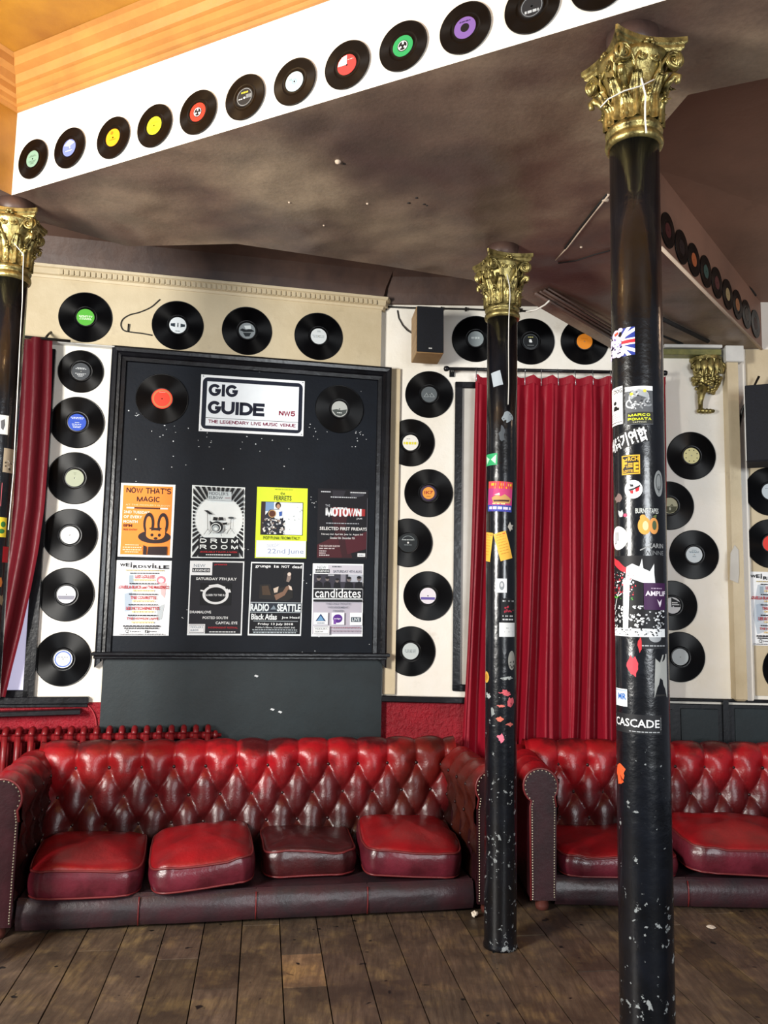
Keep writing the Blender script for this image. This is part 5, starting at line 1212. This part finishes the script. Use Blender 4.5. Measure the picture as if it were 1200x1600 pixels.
def sofa(name, origin, rz, Wi, depth, label, cushions, cush_label, hidden_right=False):
    """inner seat runs from x=0 to Wi; front of the base rail is y=0"""
    o = empty(name, origin, rz, label, 'sofa', 'buttoned red leather sofas')
    SEAT = .152
    # back: face, rolled top and rear
    bp = [(depth - .20, .13), (depth - .185, .26), (depth - .165, .40), (depth - .15, .52), (depth - .152, .60), (depth - .135, .675), (depth - .085, .722), (depth - .03, .715), (depth + .005, .67), (depth + .01, .60), (depth - .02, .55)]
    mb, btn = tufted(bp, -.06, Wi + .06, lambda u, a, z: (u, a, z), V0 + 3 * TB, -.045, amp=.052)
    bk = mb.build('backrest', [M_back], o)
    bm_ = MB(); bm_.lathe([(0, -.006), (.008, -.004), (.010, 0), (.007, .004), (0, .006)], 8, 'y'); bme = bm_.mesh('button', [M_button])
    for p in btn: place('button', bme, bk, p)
    MB().box(-.05, depth - .10, .02, Wi + .05, depth - .005, .60, 0, .01).build('rear_panel', [M_panel], o)
    # arms: tufted inside and roll, plain outer panel, keyhole front with nails
    for sgn in (-1, 1):
        X = (lambda a, s=sgn: (-a if s < 0 else Wi + a))
        ap = [(.012, .12), (.004, .26), (-.004, .38), (-.008, .48), (-.024, .56), (-.012, .64), (.035, .692), (.095, .70), (.150, .668), (.172, .605), (.150, .545), (.128, .52), (.125, .50)]
        ap2 = [(-a, z) for a, z in ap] if sgn > 0 else ap
        # build with the profile running so its normal points outwards of the leather
        prof = [(-a, z) for a, z in ap]
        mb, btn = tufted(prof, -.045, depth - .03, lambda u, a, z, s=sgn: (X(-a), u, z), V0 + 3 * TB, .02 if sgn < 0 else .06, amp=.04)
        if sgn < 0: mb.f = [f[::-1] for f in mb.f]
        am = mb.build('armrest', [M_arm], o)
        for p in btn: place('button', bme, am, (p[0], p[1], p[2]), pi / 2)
        xa, xb = sorted((X(.012), X(.128)))
        MB().box(xa, -.03, .05, xb, depth - .02, .58, 0, .008).build('arm_side', [M_panel], o)
        # front facing of the arm
        kp = [(.004, .055), (.126, .055), (.130, .50)] + [(.078 + .086 * math.cos(t), .60 + .086 * math.sin(t)) for t in [(-1.0 + i * (5.3 / 20)) for i in range(19)]] + [(.0, .50)]
        poly = [(X(a), z) for a, z in kp]
        fp = MB(); fp.prism(poly, -.062, -.04); fo = fp.build('arm_front', [M_panel], o)
        b = MB()
        for k, (p, q) in enumerate(zip(kp, kp[1:] + kp[:1])):
            if k == 0: continue
            Lg = math.dist(p, q); nn = max(1, int(Lg / .0125))
            for i in range(nn):
                x = p[0] + (q[0] - p[0]) * i / nn; z = p[1] + (q[1] - p[1]) * i / nn
                cxm, czm = .066, min(max(z, .1), .6); dx, dz = cxm - x, czm - z; l_ = math.hypot(dx, dz); x += dx / l_ * .009; z += dz / l_ * .009
                b.lathe([(.0042, 0), (.0036, -.002), (0, -.0036)], 6, 'y', cap=False); b.v[-18:] = [(vx + X(x), vy - .062, vz + z) for vx, vy, vz in b.v[-18:]]
        tag(b.build('nail_trim', [M_brass], fo), kind='stuff')
        pp = [Vector((X(a), -.058, z)) for a, z in kp[1:]]
        MB().tube(pp, .006, 6).build('piping', [M_piping], fo)
        ft = MB(); ft.lathe([(.020, 0), (.030, .006), (.034, .025), (.030, .045), (.036, .052), (.036, .058)], 18); ft.build('foot', [M_foot], o, (X(.066), -.022, 0))
        ft.build('foot', [M_foot], o, (X(.066), depth - .1, 0))
    # base rail in stitched lengths, and the deck the cushions lie on
    ns = len(cushions); cuts = [0] + [Wi * (i + 1) / ns for i in range(ns)]
    for a, b in zip(cuts, cuts[1:]):
        g = MB()
        g.grid(14, 9, lambda u, v, a=a, b=b: (a + .002 + (b - a - .004) * u, -.018 * math.sin(pi * min(1, v * 1.25)) ** .6 - .006 * math.sin(pi * u) + .004 * noise.noise(Vector((u * 6 + a * 9, v * 4, 1))) + (.02 if v > .999 else 0), .018 + (SEAT - .018) * v), flip=False)
        g.build('base_rail', [M_rail], o)
    for x in cuts[1:-1]:
        MB().tube([(x, -.010, .02), (x, -.021, .06), (x, -.020, .11), (x, -.006, .142)], .0035, 6).build('seam', [M_piping], o)
    MB().box(0, .004, .03, Wi, depth - .12, SEAT - .004, 0, .006).build('seat_deck', [M_rail], o)
    # loose cushions
    for (cx, cy, w_, d_, t_, crown, seed, dark, dz, rx, ry, rzc), lb in zip(cushions, cush_label):
        mb, p1, p2 = cushion(w_, d_, t_, crown, seed)
        c = mb.build('seat_cushion', [M_seat_dark if dark else M_seat_top, M_seat_dark if dark else M_seat_side], None)
        M_ = Matrix.Translation(Vector((cx, cy, SEAT + dz))) @ Matrix.Rotation(rzc, 4, 'Z') @ Matrix.Rotation(rx, 4, 'X') @ Matrix.Rotation(ry, 4, 'Y')
        root = Matrix.Translation(Vector(origin)) @ Matrix.Rotation(rz, 4, 'Z')
        c.matrix_world = root @ M_
        tag(c, lb, 'cushion', 'loose seat cushions')
        p1.build('piping', [M_piping], c); p2.build('piping', [M_piping], c)
    return o
e1 = Vector((math.cos(R(10.4)), math.sin(R(10.4)), 0)); n1 = Vector((-math.sin(R(10.4)), math.cos(R(10.4)), 0))
W1i = 2.11
org = Vector((-1.591, 3.75, 0)) + n1 * .06
sofa('sofa', org, R(10.4), W1i, .69, 'long red and brown buttoned leather sofa in front of the notice board',
     [(.272, .245, .495, .56, .135, .050, 1, 0, 0, R(1.5), R(1), R(2)), (.800, .25, .475, .55, .135, .055, 2, 0, .020, R(2.5), R(-4), R(3)), (1.318, .335, .455, .45, .135, .03, 3, 1, 0, 0, 0, R(0)), (1.832, .29, .495, .55, .14, .055, 4, 0, .016, R(2.5), R(3), R(-4))],
     ['red seat cushion at the left end of the long sofa', 'tilted red seat cushion second from the left on the long sofa', 'dark brown seat cushion on the long sofa', 'worn red seat cushion at the right end of the long sofa, by the middle column'])
sofa('sofa', (.885, 4.262, 0), R(.4), 2.0, .60, 'red buttoned leather sofa under the curtain, behind the two columns',
     [(.33, .24, .61, .54, .115, .045, 5, 0, 0, R(1), 0, 0), (1.0, .23, .64, .54, .145, .06, 6, 0, .03, R(3), R(2), R(-2)), (1.66, .24, .60, .55, .125, .045, 7, 0, 0, 0, 0, 0)],
     ['low red seat cushion left of the nearest column', 'plump red seat cushion raised beside the nearest column', 'red seat cushion at the far right end, cut by the photo edge'])
# ================================================================== CURTAINS
def drape(name, top, bot, depth_fn, amp, nf, mat, label, zs=30, hooks=None, thick=0):
    """top/bot: world end points (left, right) of the hem lines; folds along u"""
    (tl, tr_), (bl, br) = top, bot
    r = random.Random(3); ph = [r.uniform(-.5, .5) for _ in range(nf + 3)]
    nrm = Vector((tr_ - tl).cross(Vector((0, 0, 1)))).normalized()       # towards the room
    def f(u, v):                                  # v: 0 top, 1 bottom
        k = u * nf; i = int(k); w = ph[min(i, nf)] * (1 - (k - i)) + ph[min(i + 1, nf)] * (k - i)
        uu = u + .012 * math.sin(k * 2.1 + 4 * v) * v
        a = tl.lerp(tr_, uu); b = bl.lerp(br, uu); p = a.lerp(b, v)
        s = math.sin(2 * pi * (k + .25 * w * v)); q = (abs(s) ** .75) * (1 if s > 0 else -1)
        am = amp * (.55 + .45 * min(1, v * 3)) * (1 + .35 * w)
        if v < .05: am *= .75
        o_ = q * am * .85 + .38 * am * math.sin(4 * pi * k + 1.1 + w) + .012 * noise.noise(Vector((u * 7, v * 5, 2))) + depth_fn(u, v)
        side = .35 * amp * math.cos(2 * pi * k) * .5
        zt = 0
        if v < .12: zt = -.022 * (.5 - .5 * math.cos(2 * pi * k)) * (1 - v / .12)
        return p + nrm * o_ + (tr_ - tl).normalized() * side + Vector((0, 0, zt))
    mb = MB(); mb.grid(nf * 16 + 1, zs, f)
    o = mb.build(name, [mat])
    return o, f
tl, tr_ = PB.at(741, 586, .085), PB.at(1036, 590, .085)
bl, br = PB.at(722, 1163, .085), PB.at(1034, 1163, .085)
bl.z = br.z = .60
cur, cf_ = drape('curtain', (tl, tr_), (bl, br), lambda u, v: .012, .046, 10, M_curtain, None, 46)
tag(cur, 'long red satin curtain hanging from the black rail behind the columns', 'curtain', 'red curtains')
mb = MB()
mb.grid(60, 4, lambda u, v: cf_(u, .001 + v * .022) + Vector((0, -.004, .004)))
mb.build('heading_band', [M_curtain], cur)
# rail with brackets, rings clipped to the curtain
rl = PB.at(697, 576, .085); rr = PB.at(1039, 583, .085); rm = (rl + rr) / 2
rod = empty('curtain_rail', rm, PB.rz, 'black curtain rail over the red curtain', 'curtain rail')
MB().tube([rl - rm, rr - rm], .0105, 10).build('rod', [M_black], rod).rotation_euler = (0, 0, -PB.rz)
for t in (.03, .97):
    p = rl.lerp(rr, t) - rm; mb = MB(); mb.box(-.008, 0, -.010, .008, .08, .010, 0, .002); mb.box(-.015, .072, -.03, .015, .084, .03, 0, .002)
    q = mb.build('bracket', [M_black], rod); q.location = Matrix.Rotation(-PB.rz, 3, 'Z') @ p
for e in (rl, rr):
    b = MB(); b.lathe([(.0105, -.02), (.016, -.012), (.018, 0), (.014, .012), (0, .016)], 12, 'z'); q = b.build('finial', [M_black], rod); q.location = Matrix.Rotation(-PB.rz, 3, 'Z') @ (e - rm); q.rotation_euler = (0, pi / 2 * (1 if e is rr else -1), 0)
M_hook = simple('pale_metal_hook', '#c8ccd0', .3, metal=.6)
for i in range(12):
    u = (i + .04) / 11.2; p = cf_(u, .012); x = p.x
    t = (x - rl.x) / (rr.x - rl.x); q = rl.lerp(rr, t)
    pts = [q + Vector((0, .012 * math.sin(a), .012 * math.cos(a))) for a in [k * pi / 5 for k in range(9)]] + [p + Vector((0, -.004, .010)), p + Vector((0, -.006, -.018))]
    hk = MB(); hk.tube([v - rm for v in pts], .0026, 5); h_ = hk.build('hook', [M_hook], rod); h_.rotation_euler = (0, 0, -PB.rz)
# left curtain, swept towards the edge of the frame
tl = PA.at(-60, 524, .13); tr_ = PA.at(82, 528, .13)
mid = [(82, 528), (80, 620), (76, 700), (70, 790), (60, 860), (47, 925), (34, 985), (20, 1040), (8, 1090)]
bl = PA.at(-130, 1089, .13)
nrm = PA.n
def lf(u, v):
    k = v * (len(mid) - 1); i = min(int(k), len(mid) - 2); t = k - i
    px = mid[i][0] * (1 - t) + mid[i + 1][0] * t; py = mid[i][1] * (1 - t) + mid[i + 1][1] * t
    b = PA.at(px, py, .10); a = PA.at(-75 - 60 * v, py, .10)
    p = a.lerp(b, u); s = math.sin(2 * pi * (u * 4.6 + .40)); q = (abs(s) ** .8) * (1 if s > 0 else -1)
    return p + nrm * (q * .040 * (.6 + .4 * v) + .012 * noise.noise(Vector((u * 5, v * 4, 7))))
mb = MB(); mb.grid(90, 40, lf); c2 = mb.build('curtain', [M_curtain2]); tag(c2, 'dark red curtain swept aside behind the left column', 'curtain', 'red curtains')
p = PA.at(58, 524, .10); q = PA.at(-150, 508, .10); rm = (p + q) / 2; pe = PA.at(110, 533, .10)
rod = tag(MB().tube([pe - rm, q - rm], .008, 8).build('curtain_rail', [M_cable], None, rm), 'short dark curtain rail over the left curtain', 'curtain rail')
b = MB(); b.tube([PA.at(72, 527, .10) - rm, PA.at(76, 522, .03) - rm, PA.at(80, 519, .0) - rm], .007, 6); b.build('bracket', [M_cable], rod)

# ================================================================== RADIATOR
x_end = PA.at(330, 1150)
ro = PA.at(160, 1160, .065); ro.z = 0
rad = empty('radiator', ro, PA.rz, 'red cast iron column radiator behind the long sofa', 'radiator')
sec = MB(); zt, zb, dp = .775, .10, .036
for yy in (-dp, dp): sec.tube([(0, yy, zb + .02), (0, yy, .3), (0, yy, .6), (0, yy, zt - .03)], .0165, 10)
for z, sg in ((zt - .03, 1), (zb + .02, -1)):
    sec.tube([(0, -dp * math.cos(a), z + sg * dp * .85 * math.sin(a)) for a in [k * pi / 8 for k in range(9)]], .0165, 10)
for z in (zt - .045, zb + .04): sec.tube([(-.033, 0, z), (.033, 0, z)], .021, 10); sec.tube([(0, -dp, z), (0, dp, z)], .014, 8)
sme = sec.mesh('radiator_section', [M_radiator]); se = (x_end - ro).dot(PA.e) - .02
for k in range(25): place('radiator_section', sme, rad, (se - k * .0665, 0, 0))
b = MB(); b.lathe([(.021, 0), (.028, .004), (.026, .022), (.012, .026), (.010, .045), (0, .046)], 12); q = b.build('end_cap', [M_radiator], rad, (se + .03, 0, zt - .045)); q.rotation_euler = (0, pi / 2, 0)
for xx in (se, se - 24 * .0665): MB().box(xx - .012, -.035, 0, xx + .012, .035, zb + .01, 0, .004).build('foot', [M_radiator], rad)

# ================================================================== LOUDSPEAKERS
def speaker(loc, w_, d_, h_, rz, tilt, label, side, mount):
    o = empty('loudspeaker', loc, 0, label, 'loudspeaker'); o.rotation_euler = (tilt, 0, rz)
    MB().box(-w_ / 2, 0, -h_ / 2, w_ / 2, d_, h_ / 2, 0, .004).build('cabinet', [side], o)
    MB().box(-w_ / 2 + .003, -.012, -h_ / 2 + .003, w_ / 2 - .003, -.0005, h_ / 2 - .003, 0, .004).build('grille', [M_grille], o)
    MB().box(-.010, -.0135, -h_ / 2 + .022, .010, -.012, -h_ / 2 + .029).build('badge', [M_trunk], o)
    b = MB(); b.tube([(0, d_ - .01, 0), (0, d_ + mount * .5, .0), (0, d_ + mount, 0)], .012, 8); b.box(-.03, d_ + mount - .006, -.03, .03, d_ + mount, .03); b.build('wall_bracket', [M_black], o)
    return o
p = (at_y(650, 478, 4.76) + at_y(694, 553, 4.76)) / 2
speaker(p, .166, .19, .292, R(7), R(-3), 'bookshelf loudspeaker in pale wood with a black front, high on the wall', M_ply, .07)
q = (at_y(1165, 598, 4.66) + at_y(1165, 726, 4.66)) / 2; rz_ = R(-24)
p = q + Vector((math.cos(rz_), math.sin(rz_), 0)) * .2035
s2 = speaker(p, .405, .20, .455, rz_, R(-2), 'large black loudspeaker on the wall, cut by the right edge of the photo', M_grille, .12)
MB().box(-.2075, -.002, -.222, -.2035, .03, .20).build('side_strip', [M_trunk], s2)
a = PB.at(1152, 674, .02); b = PB.at(1160, 640, .06); c = PB.at(1186, 588, .10)
tag(MB().tube([(0, 0, 0), b - a + Vector((0, 0, 0)), b.lerp(c, .5) - a, c - a], [.012, .009, .006, .008], 8).build('cable', [M_cable], None, a), 'thick black cable hanging behind the large black loudspeaker', 'cable')

# ================================================================== GOLD WALL BRACKET
c = PB.at(1101, 562, 0)
cb = empty('gilded_bracket', c, PB.rz, 'gold scrolled bracket with grapes on the white wall at right', 'bracket')
mb = MB()                                          # fluted shell body
def shell(u, v):
    a = (u - .5) * pi; r_ = (.088 - .035 * v) * (1 + .10 * math.cos(u * 2 * pi * 5)); return (r_ * math.sin(a), -r_ * 1.1 * math.cos(a) - .005, .0 - .17 * v)
mb.grid(51, 12, shell); mb.build('shell', [M_gold], cb)
mb = MB(); mb.grid(17, 3, lambda u, v: (.098 * math.sin((u - .5) * pi) * v, -.112 * math.cos((u - .5) * pi) * v - .002, -.002)); mb.grid(17, 2, lambda u, v: (.098 * math.sin((u - .5) * pi), -.112 * math.cos((u - .5) * pi) - .002, -.002 - .02 * v)); mb.build('top_plate', [M_gold], cb)
for sx in (-1, 1):
    mb = MB(); pts = [(sx * .06, -.05, -.03)] + [(sx * (.078 + .026 * (1 - i / 26) * math.cos(i * .42)), -.058, -.075 + .042 * (1 - i / 26) * math.sin(i * .42)) for i in range(26)]; mb.tube(pts, .010, 7); mb.build('scroll', [M_gold], cb)
for k in range(5):                                 # petals hanging over the front
    a = (k - 2) * .42; mb = MB()
    def pet(u, v, a=a):
        s = (u - .5) * 2; w_ = .020 * math.sin(pi * min(.98, .12 + v * .86)) ; b_ = a + s * w_ / .095; r_ = .100 + .010 * math.sin(pi * v) - .008 * abs(s)
        return (r_ * math.sin(b_), -r_ * 1.1 * math.cos(b_), -.015 - .105 * v * (1 - .12 * abs(a)))
    mb.grid(7, 10, pet); mb.build('petal', [M_gold], cb)
mb = MB(); r = random.Random(2)
for i in range(90):
    v = r.random(); a = r.uniform(-1.5, 1.5); rr_ = (.095 - .05 * v); q = .010 + .004 * r.random(); x, y, z = rr_ * math.sin(a), -rr_ * .95 * math.cos(a) - .006, -.125 - .095 * v
    mb.lathe([(0, -q), (q * .75, -q * .66), (q, 0), (q * .75, q * .66), (0, q)], 7); mb.v[-35:] = [(vx + x, vy + y, vz + z) for vx, vy, vz in mb.v[-35:]]
tag(mb.build('grape_cluster', [M_gold], cb), kind='stuff')
mb = MB(); mb.tube([(-.03, -.045, -.19), (-.045, -.05, -.24), (-.05, -.045, -.285), (-.048, -.040, -.325)], [.030, .022, .016, .013], 9); mb.build('stem', [M_gold], cb)
mb = MB()
for x, q in ((-.055, .016), (-.032, .018), (-.008, .017), (.014, .016), (.03, .012)): mb.lathe([(0, -q), (q * .75, -q * .66), (q, 0), (q * .75, q * .66), (0, q)], 9); mb.v[-45:] = [(vx + x, vy - .035, vz - .338) for vx, vy, vz in mb.v[-45:]]
mb.build('knuckled_foot', [M_gold], cb)

# ================================================================== CABLES
a = PA.at(190, 515, .006)
pts = [PA.at(x, y, .006) - a for x, y in ((250, 468), (236, 480), (218, 488), (203, 492), (192, 499), (189, 508), (193, 516), (205, 519), (222, 521), (238, 524))]
cb2 = tag(MB().tube(catmull(pts, .008), .004, 6).build('cable', [M_cable], None, a), 'loose dark cable curling on the wall left of the row of records', 'cable')
MB().tube([PA.at(200, 519, .008) - a, PA.at(201, 506, .012) - a], .005, 6).build('cable_clip', [M_cable], cb2)
a = PB.at(600, 482, .012)
pts = [PB.at(x, y, .012) - a for x, y in ((599, 479), (640, 481), (690, 482), (730, 483), (775, 485), (810, 486), (828, 486))]
cb3 = tag(MB().tube(pts, .006, 6).build('cable', [M_cable], None, a), 'black cable clipped along the top of the wall behind the middle column', 'cable')
for x in (604, 690, 728, 812): MB().box(-.006, -.008, -.012, .006, .010, .012, 0, .002).build('cable_clip', [M_cable], cb3, PB.at(x, 482.5 + (x - 690) * .018, .012) - a)
a = PB.at(624, 486, .01)
tag(MB().tube([PB.at(x, y, o_) - a for x, y, o_ in ((621, 485, .006), (623, 497, .008), (629, 508, .01), (636, 516, .02), (644, 521, .06))], .004, 6).build('cable', [M_cable], None, a), 'thin wire drooping to the wooden loudspeaker', 'cable')
a = PA.at(140, 1120, .012)
M_redcable = simple('red_painted_cable', '#a83038', .4)
tag(MB().tube(catmull([PA.at(x, y, .008) - a for x, y in ((137, 1102), (144, 1110), (149, 1122), (151, 1138))], .008), .005, 6).build('cable', [M_redcable], None, a), 'red painted pipe end curving down to the radiator', 'pipe')
# string caught on the beam
a = at_z(856, 470, 3.17)
tag(MB().tube([at_z(x, y, 3.16) - a for x, y in ((822, 487), (838, 484), (852, 476), (858, 470))], .005, 6).build('string', [M_string], None, a), 'scrap of white string stuck under the sloping beam', 'string')

# ================================================================== SCRAPS ON THE FLOOR
def scrap(px, py, r_, seed, label, flat=.5):
    mb = MB(); q = random.Random(seed)
    mb.grid(13, 8, lambda u, v: tuple(r_ * (.75 + .35 * noise.noise(Vector((math.cos(u * 2 * pi) * 1.6, math.sin(u * 2 * pi) * 1.6, v * 3 + seed)))) * c for c in (math.sin(pi * v) * math.cos(2 * pi * u), math.sin(pi * v) * math.sin(2 * pi * u), flat * math.cos(pi * v))), smooth=False)
    lo = min(v[2] for v in mb.v); mb.v = [(x, y, z - lo) for x, y, z in mb.v]
    p = at_z(px, py, 0); p.z = .0016
    tag(mb.build('paper_scrap', [ink('#e8dccb')], None, p), label, 'litter')
scrap(741, 1434, .022, 3, 'crumpled scrap of pale paper on the floor by the middle column', .8)
scrap(1111, 1450, .030, 5, 'flattened white scrap on the floorboards in front of the right-hand sofa', .15)
